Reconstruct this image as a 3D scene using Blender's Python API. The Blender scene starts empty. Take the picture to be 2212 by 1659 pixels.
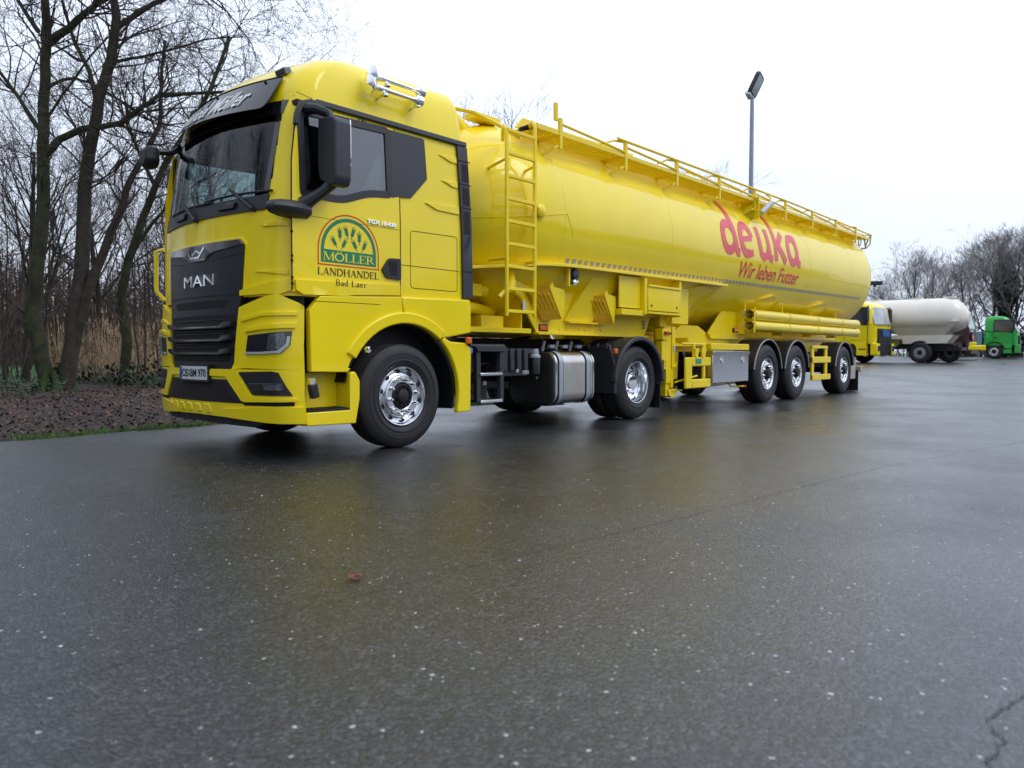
import bpy, bmesh, math, random
from mathutils import Vector, Matrix
random.seed(7)
R_ = math.radians
scene = bpy.context.scene
# ------------------------------------------------------------------ camera
CP = Vector((-3.0731, -5.3791, 0.9080))
YAW, PITCH, ROLL = 0.84506, -0.04237, 0.00052
cam_d = bpy.data.cameras.new('camera')
cam = bpy.data.objects.new('camera', cam_d)
scene.collection.objects.link(cam)
fw = Vector((math.sin(YAW)*math.cos(PITCH), math.cos(YAW)*math.cos(PITCH), math.sin(PITCH)))
rt = Vector((math.cos(YAW), -math.sin(YAW), 0)); up = rt.cross(fw)
rt2 = rt*math.cos(ROLL)+up*math.sin(ROLL); up2 = -rt*math.sin(ROLL)+up*math.cos(ROLL)
cam.matrix_world = Matrix(((rt2.x, up2.x, -fw.x, CP.x), (rt2.y, up2.y, -fw.y, CP.y), (rt2.z, up2.z, -fw.z, CP.z), (0, 0, 0, 1)))
cam_d.sensor_width = 36.0; cam_d.lens = 1590.12*36/2212
cam_d.clip_start = 0.05; cam_d.clip_end = 1500
cam_d.dof.use_dof = True; cam_d.dof.focus_distance = 7.5; cam_d.dof.aperture_fstop = 2.8
scene.camera = cam
# ------------------------------------------------------------------ world: overcast sky
SUN_EL, SUN_AZ = R_(52), R_(150)      # azimuth of the soft light, counted from +Y towards +X
w = bpy.data.worlds.new('World'); scene.world = w; w.use_nodes = True
nt = w.node_tree; nt.nodes.clear()
def N(t, **k):
    n = nt.nodes.new(t)
    for a, b in k.items(): setattr(n, a, b)
    return n
sky = N('ShaderNodeTexSky', sky_type='NISHITA', sun_disc=False, sun_elevation=SUN_EL, sun_rotation=SUN_AZ)
tc = N('ShaderNodeTexCoord'); sep = N('ShaderNodeSeparateXYZ'); nt.links.new(tc.outputs['Generated'], sep.inputs[0])
ramp = N('ShaderNodeValToRGB'); nt.links.new(sep.outputs['Z'], ramp.inputs[0])
cr = ramp.color_ramp
cr.elements[0].position = 0.0; cr.elements[0].color = (.74, .82, 1.02, 1)
cr.elements[1].position = 0.85; cr.elements[1].color = (1.34, 1.48, 1.76, 1)
e = cr.elements.new(.10); e.color = (.84, .92, 1.08, 1)
e = cr.elements.new(.30); e.color = (1.08, 1.20, 1.42, 1)
noi = N('ShaderNodeTexNoise'); noi.inputs['Scale'].default_value = 1.6; noi.inputs['Detail'].default_value = 4
nt.links.new(tc.outputs['Generated'], noi.inputs['Vector'])
mr = N('ShaderNodeMapRange'); mr.inputs[3].default_value = .86; mr.inputs[4].default_value = 1.14; nt.links.new(noi.outputs[0], mr.inputs[0])
# the cloud is thinner (brighter) over the open yard than over the wood
dot = N('ShaderNodeVectorMath', operation='DOT_PRODUCT'); dot.inputs[1].default_value = (.90, .10, .25)
nt.links.new(tc.outputs['Generated'], dot.inputs[0])
mr2 = N('ShaderNodeMapRange'); mr2.inputs[1].default_value = -.6; mr2.inputs[2].default_value = .75; mr2.inputs[3].default_value = .72; mr2.inputs[4].default_value = 1.12
nt.links.new(dot.outputs['Value'], mr2.inputs[0])
m1 = N('ShaderNodeMath', operation='MULTIPLY'); nt.links.new(mr.outputs[0], m1.inputs[0]); nt.links.new(mr2.outputs[0], m1.inputs[1])
cl = N('ShaderNodeVectorMath', operation='SCALE'); nt.links.new(ramp.outputs[0], cl.inputs[0]); nt.links.new(m1.outputs[0], cl.inputs['Scale'])
sk = N('ShaderNodeVectorMath', operation='SCALE'); nt.links.new(sky.outputs[0], sk.inputs[0]); sk.inputs['Scale'].default_value = 0.1
mx = N('ShaderNodeMix', data_type='RGBA'); mx.inputs[0].default_value = .90
nt.links.new(sk.outputs[0], mx.inputs[6]); nt.links.new(cl.outputs[0], mx.inputs[7])
bg = N('ShaderNodeBackground'); bg.inputs[1].default_value = .84; nt.links.new(mx.outputs[2], bg.inputs[0])
wo = N('ShaderNodeOutputWorld'); nt.links.new(bg.outputs[0], wo.inputs[0])
# ------------------------------------------------------------------ sun behind the cloud
sd = bpy.data.lights.new('sun', 'SUN'); sd.energy = 0.7; sd.angle = R_(25); sd.color = (1, .97, .92)
so = bpy.data.objects.new('sun', sd); scene.collection.objects.link(so)
sdir = Vector((math.sin(SUN_AZ)*math.cos(SUN_EL), math.cos(SUN_AZ)*math.cos(SUN_EL), math.sin(SUN_EL)))
so.rotation_euler = sdir.to_track_quat('Z', 'Y').to_euler(); so.location = (0, 0, 30)
vs = scene.view_settings; vs.view_transform = 'Standard'; vs.look = 'None'; vs.exposure = 0.22; vs.gamma = 1
scene.cycles.max_bounces = 8; scene.cycles.transparent_max_bounces = 12
scene.cycles.use_denoising = True
# ------------------------------------------------------------------ materials
MAT = {}
def mat(name, col, rough=.5, metal=0, coat=0, spec=.5, noise=0, nscale=8, bump=0, bscale=40, coatrough=.04, emit=None, aniso=0):
    m = bpy.data.materials.new(name); m.use_nodes = True; t = m.node_tree
    p = t.nodes['Principled BSDF']; p.inputs['Base Color'].default_value = (*col, 1)
    p.inputs['Roughness'].default_value = rough; p.inputs['Metallic'].default_value = metal
    p.inputs['Coat Weight'].default_value = coat; p.inputs['Coat Roughness'].default_value = coatrough
    p.inputs['Specular IOR Level'].default_value = spec
    if noise:
        tcn = t.nodes.new('ShaderNodeTexCoord')
        n = t.nodes.new('ShaderNodeTexNoise'); n.inputs['Scale'].default_value = nscale; n.inputs['Detail'].default_value = 6
        t.links.new(tcn.outputs['Object'], n.inputs['Vector'])
        r = t.nodes.new('ShaderNodeValToRGB'); r.color_ramp.elements[0].position = .3; r.color_ramp.elements[1].position = .7
        r.color_ramp.elements[0].color = (*[c*(1-noise) for c in col], 1); r.color_ramp.elements[1].color = (*[min(1, c*(1+noise)) for c in col], 1)
        t.links.new(n.outputs[0], r.inputs[0]); t.links.new(r.outputs[0], p.inputs['Base Color'])
        mrr = t.nodes.new('ShaderNodeMapRange'); mrr.inputs[3].default_value = max(.02, rough*.75); mrr.inputs[4].default_value = min(1, rough*1.25)
        t.links.new(n.outputs[0], mrr.inputs[0]); t.links.new(mrr.outputs[0], p.inputs['Roughness'])
    if bump:
        tcn = t.nodes.new('ShaderNodeTexCoord')
        n = t.nodes.new('ShaderNodeTexNoise'); n.inputs['Scale'].default_value = bscale; n.inputs['Detail'].default_value = 5
        t.links.new(tcn.outputs['Object'], n.inputs['Vector'])
        b = t.nodes.new('ShaderNodeBump'); b.inputs['Strength'].default_value = 1; b.inputs['Distance'].default_value = bump
        t.links.new(n.outputs[0], b.inputs['Height']); t.links.new(b.outputs[0], p.inputs['Normal'])
        if coat: t.links.new(b.outputs[0], p.inputs['Coat Normal'])
    if emit: p.inputs['Emission Color'].default_value = (*emit, 1); p.inputs['Emission Strength'].default_value = .3
    MAT[name] = m; return m
mat('yellow', (.96, .735, .0015), .45, coat=.62, spec=.25, noise=.03, nscale=1.5, bump=.0006, bscale=1.6, coatrough=.03)
mat('yellow_frame', (.94, .70, .0015), .45, spec=.3, coat=.35, noise=.05, nscale=3, coatrough=.12)
mat('chock_orange', (.78, .40, .01), .45, noise=.1)
mat('black_plastic', (.014, .015, .018), .42, noise=.2, nscale=5, bump=.0004, bscale=300)
mat('grey_plastic', (.028, .030, .037), .5, noise=.12, nscale=5, bump=.0004, bscale=300)
mat('gloss_black', (.012, .012, .014), .12, coat=.6)
mat('seam', (.006, .005, .004), .8)
mat('rubber', (.017, .017, .018), .62, noise=.25, nscale=9, bump=.0008, bscale=90)
mat('tyre_print', (.035, .035, .037), .6)
mat('chrome', (.86, .87, .89), .09, metal=1)
mat('alloy', (.72, .73, .76), .16, metal=1, noise=.08, nscale=12)
mat('brushed', (.60, .57, .53), .30, metal=1, noise=.15, nscale=2.5)
mat('steel_strap', (.42, .47, .52), .42, metal=.6)
mat('tank_end', (.09, .085, .08), .42, metal=.8, noise=.2, nscale=3)
mat('chassis', (.009, .009, .010), .6, noise=.4, nscale=6)
mat('lens', (.10, .11, .12), .08, metal=.3, coat=1, noise=.6, nscale=40)
mat('lens_dark', (.02, .022, .025), .08, coat=1)
mat('led', (.45, .48, .5), .2, coat=1)
mat('amber', (.75, .14, .01), .3, coat=.6)
mat('red', (.62, .012, .02), .4, coat=.4)
mat('logo_red', (.70, .045, .02), .45)
mat('deuka_red', (.80, .010, .035), .42, coat=.35)
mat('logo_green', (.005, .22, .10), .45)
mat('print_dark', (.03, .022, .004), .5)
mat('white', (.78, .78, .76), .4, noise=.06, nscale=3)
mat('plate_white', (.62, .64, .66), .45)
mat('plate_blue', (.01, .06, .45), .45)
mat('reflector', (.30, .33, .40), .35, noise=.2, nscale=60)
mat('sticker', (.55, .42, .22), .5)
mat('green_label', (.05, .30, .16), .5)
mat('blue_cap', (.10, .22, .65), .4)
mat('interior', (.02, .021, .024), .8, noise=.2)
mat('curtain_cloth', (.50, .53, .53), .9)
mat('seat_cloth', (.05, .052, .06), .9, noise=.2)
mat('visor_dark', (.010, .009, .008), .06, spec=.4)
mat('dark_chrome', (.30, .30, .31), .14, metal=1)
mat('white_tank', (.80, .74, .64), .40, coat=.3, noise=.05, nscale=2)
mat('maroon', (.035, .006, .012), .35, coat=.8)
mat('truck_green', (.015, .42, .045), .4, coat=.7)
mat('beige', (.42, .38, .30), .55, noise=.1)
mat('galvanised', (.36, .38, .44), .55, metal=.2, noise=.1)
mat('bark', (.040, .034, .024), .9, noise=.45, nscale=7, bump=.02, bscale=18)
mat('bark_moss', (.036, .042, .016), .95, noise=.6, nscale=4, bump=.02, bscale=18)
mat('twig', (.058, .046, .040), .9, noise=.3, nscale=3)
mat('twig_brown', (.10, .070, .058), .9, noise=.3, nscale=3)
mat('twig_hazed', (.24, .22, .215), .9, noise=.25, nscale=2)  # grey lightened to put distance haze into the twig colour
mat('ivy', (.012, .030, .010), .7, noise=.5, nscale=3)
mat('moss', (.022, .045, .008), 1, noise=.6, nscale=20, bump=.01, bscale=60)
mat('reed', (.50, .36, .22), .9, noise=.35, nscale=2)
mat('leaf_a', (.11, .042, .026), .6, noise=.4, nscale=6); mat('leaf_b', (.028, .014, .010), .55, noise=.3, nscale=6)
mat('leaf_c', (.19, .10, .06), .6, noise=.4, nscale=6); mat('leaf_red', (.13, .03, .014), .5)
mat('grass_blade', (.085, .19, .015), .7, noise=.5, nscale=3); mat('bramble', (.03, .065, .022), .7, noise=.5, nscale=4)
mat('soil', (.028, .015, .010), .9, noise=.6, nscale=6, bump=.03, bscale=14)
mat('field', (.045, .13, .03), .95, noise=.3, nscale=.2)
mat('stone', (.50, .50, .48), .7)
def glass(name, tint, refl=1.0):
    m = bpy.data.materials.new(name); m.use_nodes = True; t = m.node_tree; t.nodes.clear()
    o = t.nodes.new('ShaderNodeOutputMaterial'); mix = t.nodes.new('ShaderNodeMixShader')
    tr = t.nodes.new('ShaderNodeBsdfTransparent'); tr.inputs[0].default_value = (*tint, 1)
    g = t.nodes.new('ShaderNodeBsdfGlossy'); g.inputs['Roughness'].default_value = .015; g.inputs[0].default_value = (.95, .97, 1, 1)
    f = t.nodes.new('ShaderNodeFresnel'); f.inputs[0].default_value = 1.62
    mm = t.nodes.new('ShaderNodeMath'); mm.operation = 'MULTIPLY'; mm.inputs[1].default_value = refl; mm.use_clamp = True
    t.links.new(f.outputs[0], mm.inputs[0]); t.links.new(mm.outputs[0], mix.inputs[0]); t.links.new(tr.outputs[0], mix.inputs[1]); t.links.new(g.outputs[0], mix.inputs[2])
    t.links.new(mix.outputs[0], o.inputs[0]); MAT[name] = m
glass('windscreen_glass', (.36, .47, .45), .75); glass('side_glass', (.50, .58, .60), 2.3)
# wet asphalt
def asphalt():
    m = bpy.data.materials.new('wet_asphalt'); m.use_nodes = True; t = m.node_tree; p = t.nodes['Principled BSDF']
    def n(k, **a):
        q = t.nodes.new(k)
        for x, y in a.items(): setattr(q, x, y)
        return q
    L = t.links.new
    co = n('ShaderNodeTexCoord'); g = n('ShaderNodeTexVoronoi'); g.inputs['Scale'].default_value = 105; L(co.outputs['Object'], g.inputs['Vector'])
    g2 = n('ShaderNodeTexNoise'); g2.inputs['Scale'].default_value = 160; g2.inputs['Detail'].default_value = 3; L(co.outputs['Object'], g2.inputs['Vector'])
    big = n('ShaderNodeTexNoise'); big.inputs['Scale'].default_value = .55; big.inputs['Detail'].default_value = 7; big.inputs['Roughness'].default_value = .62; L(co.outputs['Object'], big.inputs['Vector'])
    mid = n('ShaderNodeTexNoise'); mid.inputs['Scale'].default_value = 9; mid.inputs['Detail'].default_value = 6; L(co.outputs['Object'], mid.inputs['Vector'])
    s = n('ShaderNodeSeparateColor'); L(g.outputs['Color'], s.inputs[0])
    r = n('ShaderNodeValToRGB'); L(s.outputs[0], r.inputs[0]); c = r.color_ramp
    c.elements[0].color = (.005, .005, .0055, 1); c.elements[1].color = (.056, .059, .066, 1); c.elements[1].position = .97
    q = c.elements.new(.55); q.color = (.0155, .016, .0175, 1)
    q = c.elements.new(.9985); q.color = (.10, .10, .10, 1); q = c.elements.new(.9994); q.color = (.6, .6, .58, 1)
    mul = n('ShaderNodeMix', data_type='RGBA', blend_type='MULTIPLY'); mul.inputs[0].default_value = 1
    mr_ = n('ShaderNodeMapRange'); mr_.inputs[1].default_value = .3; mr_.inputs[2].default_value = .7; mr_.inputs[3].default_value = .72; mr_.inputs[4].default_value = 1.25; L(mid.outputs[0], mr_.inputs[0])
    L(r.outputs[0], mul.inputs[6]); L(mr_.outputs[0], mul.inputs[7]); L(mul.outputs[2], p.inputs['Base Color'])
    rr = n('ShaderNodeMapRange'); rr.inputs[1].default_value = .32; rr.inputs[2].default_value = .68; rr.inputs[3].default_value = .24; rr.inputs[4].default_value = .50; L(big.outputs[0], rr.inputs[0])
    L(rr.outputs[0], p.inputs['Roughness'])
    ad = n('ShaderNodeMath', operation='MULTIPLY_ADD'); ad.inputs[1].default_value = .35; L(g2.outputs[0], ad.inputs[0]); L(g.outputs['Distance'], ad.inputs[2])
    b = n('ShaderNodeBump'); b.inputs['Strength'].default_value = .55; b.inputs['Distance'].default_value = .004; b.invert = True; L(ad.outputs[0], b.inputs['Height']); L(b.outputs[0], p.inputs['Normal'])
    p.inputs['Specular IOR Level'].default_value = .40; p.inputs['Coat Weight'].default_value = .65; p.inputs['Coat IOR'].default_value = 1.38
    b2 = n('ShaderNodeBump'); b2.inputs['Strength'].default_value = .55; b2.inputs['Distance'].default_value = .003; b2.invert = True; L(ad.outputs[0], b2.inputs['Height']); L(b2.outputs[0], p.inputs['Coat Normal'])
    rc_ = n('ShaderNodeMapRange'); rc_.inputs[1].default_value = .34; rc_.inputs[2].default_value = .66; rc_.inputs[3].default_value = .24; rc_.inputs[4].default_value = .44; L(big.outputs[0], rc_.inputs[0]); L(rc_.outputs[0], p.inputs['Coat Roughness'])
    MAT['asphalt'] = m
asphalt()
# ------------------------------------------------------------------ helpers
ROOT = {}
def tag(o, label=None, cat=None, group=None, kind=None):
    if label: o['label'] = label
    if cat: o['category'] = cat
    if group: o['group'] = group
    if kind: o['kind'] = kind
    return o
def thing(name, loc, label, cat, group=None, rz=0):
    o = bpy.data.objects.new(name, None); scene.collection.objects.link(o); o.location = loc; o.rotation_euler = (0, 0, rz)
    o.empty_display_size = .3; ROOT[o] = Vector(loc) if rz == 0 else Vector((0, 0, 0))
    return tag(o, label, cat, group)
class MB:
    def __init__(s): s.v = []; s.f = []
    def add(s, vs, fs):
        b = len(s.v); s.v += [tuple(x) for x in vs]; s.f += [tuple(i+b for i in f) for f in fs]; return s
    def box(s, x0, x1, y0, y1, z0, z1):
        return s.add([(x0,y0,z0),(x1,y0,z0),(x1,y1,z0),(x0,y1,z0),(x0,y0,z1),(x1,y0,z1),(x1,y1,z1),(x0,y1,z1)],
                     [(3,2,1,0),(4,5,6,7),(0,1,5,4),(1,2,6,5),(2,3,7,6),(3,0,4,7)])
    def obox(s, c, ax, ay, az):   # oriented box: centre and three half-axis vectors
        c = Vector(c); ax, ay, az = Vector(ax), Vector(ay), Vector(az)
        return s.add([c+i*ax+j*ay+k*az for k in (-1,1) for i,j in ((-1,-1),(1,-1),(1,1),(-1,1))],
                     [(3,2,1,0),(4,5,6,7),(0,1,5,4),(1,2,6,5),(2,3,7,6),(3,0,4,7)])
    def bar(s, a, b, wx, wy, upv=(0,0,1)):
        a, b = Vector(a), Vector(b); d = b-a; L = d.length; d.normalize(); u = Vector(upv)
        if abs(d.dot(u)) > .95: u = Vector((1,0,0))
        sd_ = d.cross(u).normalized(); u = sd_.cross(d).normalized()
        return s.obox((a+b)/2, d*L/2, sd_*wx/2, u*wy/2)
    def prism(s, poly, y0, y1):   # polygon in (x,z) extruded along y
        n = len(poly)
        return s.add([(x,y0,z) for x,z in poly]+[(x,y1,z) for x,z in poly],
                     [tuple(range(n)), tuple(range(2*n-1,n-1,-1))]+[(i,(i+1)%n,n+(i+1)%n,n+i) for i in range(n)])
    def prismx(s, poly, x0, x1):  # polygon in (y,z) extruded along x
        n = len(poly)
        return s.add([(x0,y,z) for y,z in poly]+[(x1,y,z) for y,z in poly],
                     [tuple(range(n)), tuple(range(2*n-1,n-1,-1))]+[(i,(i+1)%n,n+(i+1)%n,n+i) for i in range(n)])
    def tube(s, pts, r, n=8, cap=True):
        pts = [Vector(p) for p in pts]; rs = r if isinstance(r, (list, tuple)) else [r]*len(pts)
        rings = []; pu = None
        for i, p in enumerate(pts):
            d = (pts[min(i+1,len(pts)-1)]-pts[max(i-1,0)]).normalized()
            if pu is None:
                pu = d.orthogonal().normalized()
            u = (pu-d*pu.dot(d))
            u = u.normalized() if u.length > 1e-6 else d.orthogonal().normalized()
            pu = u; v = d.cross(u)
            rings.append([p+(u*math.cos(2*math.pi*k/n)+v*math.sin(2*math.pi*k/n))*rs[i] for k in range(n)])
        fs = [(i*n+k, i*n+(k+1)%n, (i+1)*n+(k+1)%n, (i+1)*n+k) for i in range(len(pts)-1) for k in range(n)]
        if cap: fs += [tuple(range(n-1,-1,-1)), tuple((len(pts)-1)*n+k for k in range(n))]
        return s.add([q for rg in rings for q in rg], fs)
    def lathe(s, prof, c, axis='y', n=40, sgn=1):
        # prof: list of (radius, offset along axis)
        vs = []
        for r, a in prof:
            for k in range(n):
                t = 2*math.pi*k/n; q = (r*math.cos(t), r*math.sin(t))
                if axis == 'y': vs.append((c[0]+q[0], c[1]+sgn*a, c[2]+q[1]))
                elif axis == 'x': vs.append((c[0]+sgn*a, c[1]+q[0], c[2]+q[1]))
                else: vs.append((c[0]+q[0], c[1]+q[1], c[2]+sgn*a))
        m = len(prof)
        return s.add(vs, [(i*n+k, i*n+(k+1)%n, (i+1)*n+(k+1)%n, (i+1)*n+k) for i in range(m-1) for k in range(n)])
    def loft(s, rings, cap=(True, True), closed=True):
        n = len(rings[0]); vs = [q for r in rings for q in r]
        fs = [(i*n+k, i*n+(k+1)%n, (i+1)*n+(k+1)%n, (i+1)*n+k) for i in range(len(rings)-1) for k in range(n if closed else n-1)]
        if cap[0]: fs.append(tuple(range(n-1,-1,-1)))
        if cap[1]: fs.append(tuple((len(rings)-1)*n+k for k in range(n)))
        return s.add(vs, fs)
    def build(s, name, m, parent=None, bev=0, smooth=35, label=None, seg=2):
        me = bpy.data.meshes.new(name)
        off = Vector((0,0,0)); p = parent
        while p is not None:
            if p in ROOT: off = ROOT[p]
            p = p.parent
        me.from_pydata([(x-off.x, y-off.y, z-off.z) for x,y,z in s.v], [], s.f); me.validate(); me.update()
        bm = bmesh.new(); bm.from_mesh(me); bmesh.ops.recalc_face_normals(bm, faces=bm.faces); bm.to_mesh(me); bm.free()
        me.materials.append(MAT[m])
        if smooth:
            me.polygons.foreach_set('use_smooth', [True]*len(me.polygons)); me.set_sharp_from_angle(angle=R_(smooth))
        o = bpy.data.objects.new(name, me); scene.collection.objects.link(o)
        if parent: o.parent = parent
        if bev:
            b = o.modifiers.new('bevel', 'BEVEL'); b.width = bev; b.segments = seg; b.limit_method = 'ANGLE'; b.angle_limit = R_(35); b.harden_normals = False
        if label: o['label'] = label
        return o
SPLIT = {'reflective_tape','mirror_arm','weld_seam','manhole','wheel_nut','hinge','pressed_rib','air_vent','vent_hole','wing_clip','box_lock','valve_cap','bumper_rib','corner_rib','mud_flap','tube_clamp','coupling_head','battery_box_latch','hose_coupling','side_marker','rung','box_hanger','support_plate','tube_bracket','ladder_mount'}
def _build(s, name, m, parent=None, **k):
    if name not in SPLIT: return MB.build0(s, name, m, parent, **k)
    n = len(s.v); pa = list(range(n))
    def fd(i):
        while pa[i] != i: pa[i] = pa[pa[i]]; i = pa[i]
        return i
    for f in s.f:
        for j in f[1:]: pa[fd(j)] = fd(f[0])
    gr_ = {}
    for f in s.f: gr_.setdefault(fd(f[0]), []).append(f)
    out = None
    for fs in gr_.values():
        ids = sorted({i for f in fs for i in f}); rm = {k_: i for i, k_ in enumerate(ids)}; q = MB(); q.v = [s.v[i] for i in ids]; q.f = [tuple(rm[i] for i in f) for f in fs]
        o = MB.build0(q, name, m, parent, **k); out = out or o
    return out
MB.build0 = MB.build; MB.build = _build
def rpoly(pts, r, n=4):
    out = []; m = len(pts)
    for i, p in enumerate(pts):
        rr = r[i] if isinstance(r, (list, tuple)) else r
        p = Vector(p); a = Vector(pts[i-1])-p; b = Vector(pts[(i+1)%m])-p
        k = min(rr, a.length*.45, b.length*.45); A = p+a.normalized()*k; B = p+b.normalized()*k
        if k < 1e-4: out.append(tuple(p)); continue
        for j in range(n+1):
            t = j/n; q = A*(1-t)**2+p*2*t*(1-t)+B*t*t; out.append((q.x, q.y))
    return out
def inpoly(x, y, poly):
    c = False; j = len(poly)-1
    for i in range(len(poly)):
        xi, yi = poly[i]; xj, yj = poly[j]
        if (yi > y) != (yj > y) and x < (xj-xi)*(y-yi)/(yj-yi)+xi: c = not c
        j = i
    return c
def gridded(bm, du, dv):
    us = [v.co.x for v in bm.verts]; vs_ = [v.co.y for v in bm.verts]
    for lo, hi, d, no in ((min(us), max(us), du, (1,0,0)), (min(vs_), max(vs_), dv, (0,1,0))):
        if not d: continue
        k = math.floor(lo/d)+1
        while k*d < hi-1e-5:
            bmesh.ops.bisect_plane(bm, geom=bm.verts[:]+bm.edges[:]+bm.faces[:], dist=1e-5, plane_co=(no[0]*k*d, no[1]*k*d, 0), plane_no=no)
            k += 1
def from_bm(mb, bm, surf, off, base):
    bm.verts.ensure_lookup_table(); bm.verts.index_update()
    vs_ = [surf(v.co.x, v.co.y, off) for v in bm.verts]; fs = [tuple(v.index for v in f.verts) for f in bm.faces]
    if base is not None:
        n = len(vs_); vs_ += [surf(v.co.x, v.co.y, base) for v in bm.verts]
        for ed in bm.edges:
            if len(ed.link_faces) == 1:
                a, b = ed.verts[0].index, ed.verts[1].index; fs.append((a, b, n+b, n+a))
        keep = sorted({i for f in fs for i in f}); rm = {k: i for i, k in enumerate(keep)}
        vs_ = [vs_[k] for k in keep]; fs = [tuple(rm[i] for i in f) for f in fs]
    mb.add(vs_, fs)
def patch(mb, poly, surf, off, base=None, du=.05, dv=.05, hole=None):
    bm = bmesh.new(); bm.faces.new([bm.verts.new((x, y, 0)) for x, y in poly]); bmesh.ops.triangulate(bm, faces=bm.faces[:])
    gridded(bm, du, dv)
    if hole:
        kill = [f for f in bm.faces if inpoly(*f.calc_center_median().xy, hole)]
        bmesh.ops.delete(bm, geom=kill, context='FACES')
    bmesh.ops.remove_doubles(bm, verts=bm.verts[:], dist=1e-5)
    from_bm(mb, bm, surf, off, base); bm.free(); return mb
def band(mb, poly, surf, off, width, base=None, inward=True):
    # frame of given width inside a polygon
    m = len(poly); area = sum(poly[i-1][0]*poly[i][1]-poly[i][0]*poly[i-1][1] for i in range(m)); sg = 1 if area > 0 else -1
    if not inward: sg = -sg
    inner = []
    for i in range(m):
        p = Vector(poly[i]); a = (p-Vector(poly[i-1])).normalized(); b = (Vector(poly[(i+1)%m])-p).normalized()
        na = Vector((-a.y, a.x))*sg; nb = Vector((-b.y, b.x))*sg; q = na+nb
        q = q.normalized() if q.length > 1e-6 else na
        inner.append(p+q*width/max(.5, q.dot(na)))
    vs_ = [surf(x, y, off) for x, y in poly]+[surf(q.x, q.y, off) for q in inner]
    fs = [(i, (i+1)%m, m+(i+1)%m, m+i) for i in range(m)]
    if base is not None:
        vs_ += [surf(x, y, base) for x, y in poly]+[surf(q.x, q.y, base) for q in inner]
        fs += [(i, (i+1)%m, 2*m+(i+1)%m, 2*m+i) for i in range(m)]+[(m+i, m+(i+1)%m, 3*m+(i+1)%m, 3*m+i) for i in range(m)]
    mb.add(vs_, fs); return mb
def line(mb, pts, surf, off, w_):
    for a, b in zip(pts, pts[1:]):
        A, B = Vector(a), Vector(b); d = (B-A).normalized(); n_ = Vector((-d.y, d.x))*w_/2; A = A-d*w_*.3; B = B+d*w_*.3
        k = max(1, int((B-A).length/.06)); 
        vs_ = []
        for i in range(k+1):
            q = A.lerp(B, i/k); vs_ += [surf(q.x+n_.x, q.y+n_.y, off), surf(q.x-n_.x, q.y-n_.y, off)]
        mb.add(vs_, [(2*i, 2*i+1, 2*i+3, 2*i+2) for i in range(k)])
    return mb
def text(mb, body, surf, u0, v0, width, height, off, base=None, shear=0, bold=0, du=.05):
    cu = bpy.data.curves.new('t', 'FONT'); cu.body = body; cu.size = 1; cu.shear = shear; cu.offset = bold; cu.resolution_u = 3
    ob = bpy.data.objects.new('t', cu); scene.collection.objects.link(ob)
    dg = bpy.context.evaluated_depsgraph_get(); me = bpy.data.meshes.new_from_object(ob.evaluated_get(dg))
    bm = bmesh.new(); bm.from_mesh(me); bpy.data.objects.remove(ob); bpy.data.curves.remove(cu); bpy.data.meshes.remove(me)
    xs = [v.co.x for v in bm.verts]; ys = [v.co.y for v in bm.verts]; x0, x1, y0, y1 = min(xs), max(xs), min(ys), max(ys)
    for v in bm.verts:
        v.co.x = u0+(v.co.x-x0)/(x1-x0)*width; v.co.y = v0+(v.co.y-y0)/(y1-y0)*height; v.co.z = 0
    bmesh.ops.remove_doubles(bm, verts=bm.verts[:], dist=1e-6)
    if du: gridded(bm, du, du)
    from_bm(mb, bm, surf, off, base); bm.free(); return mb
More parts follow.
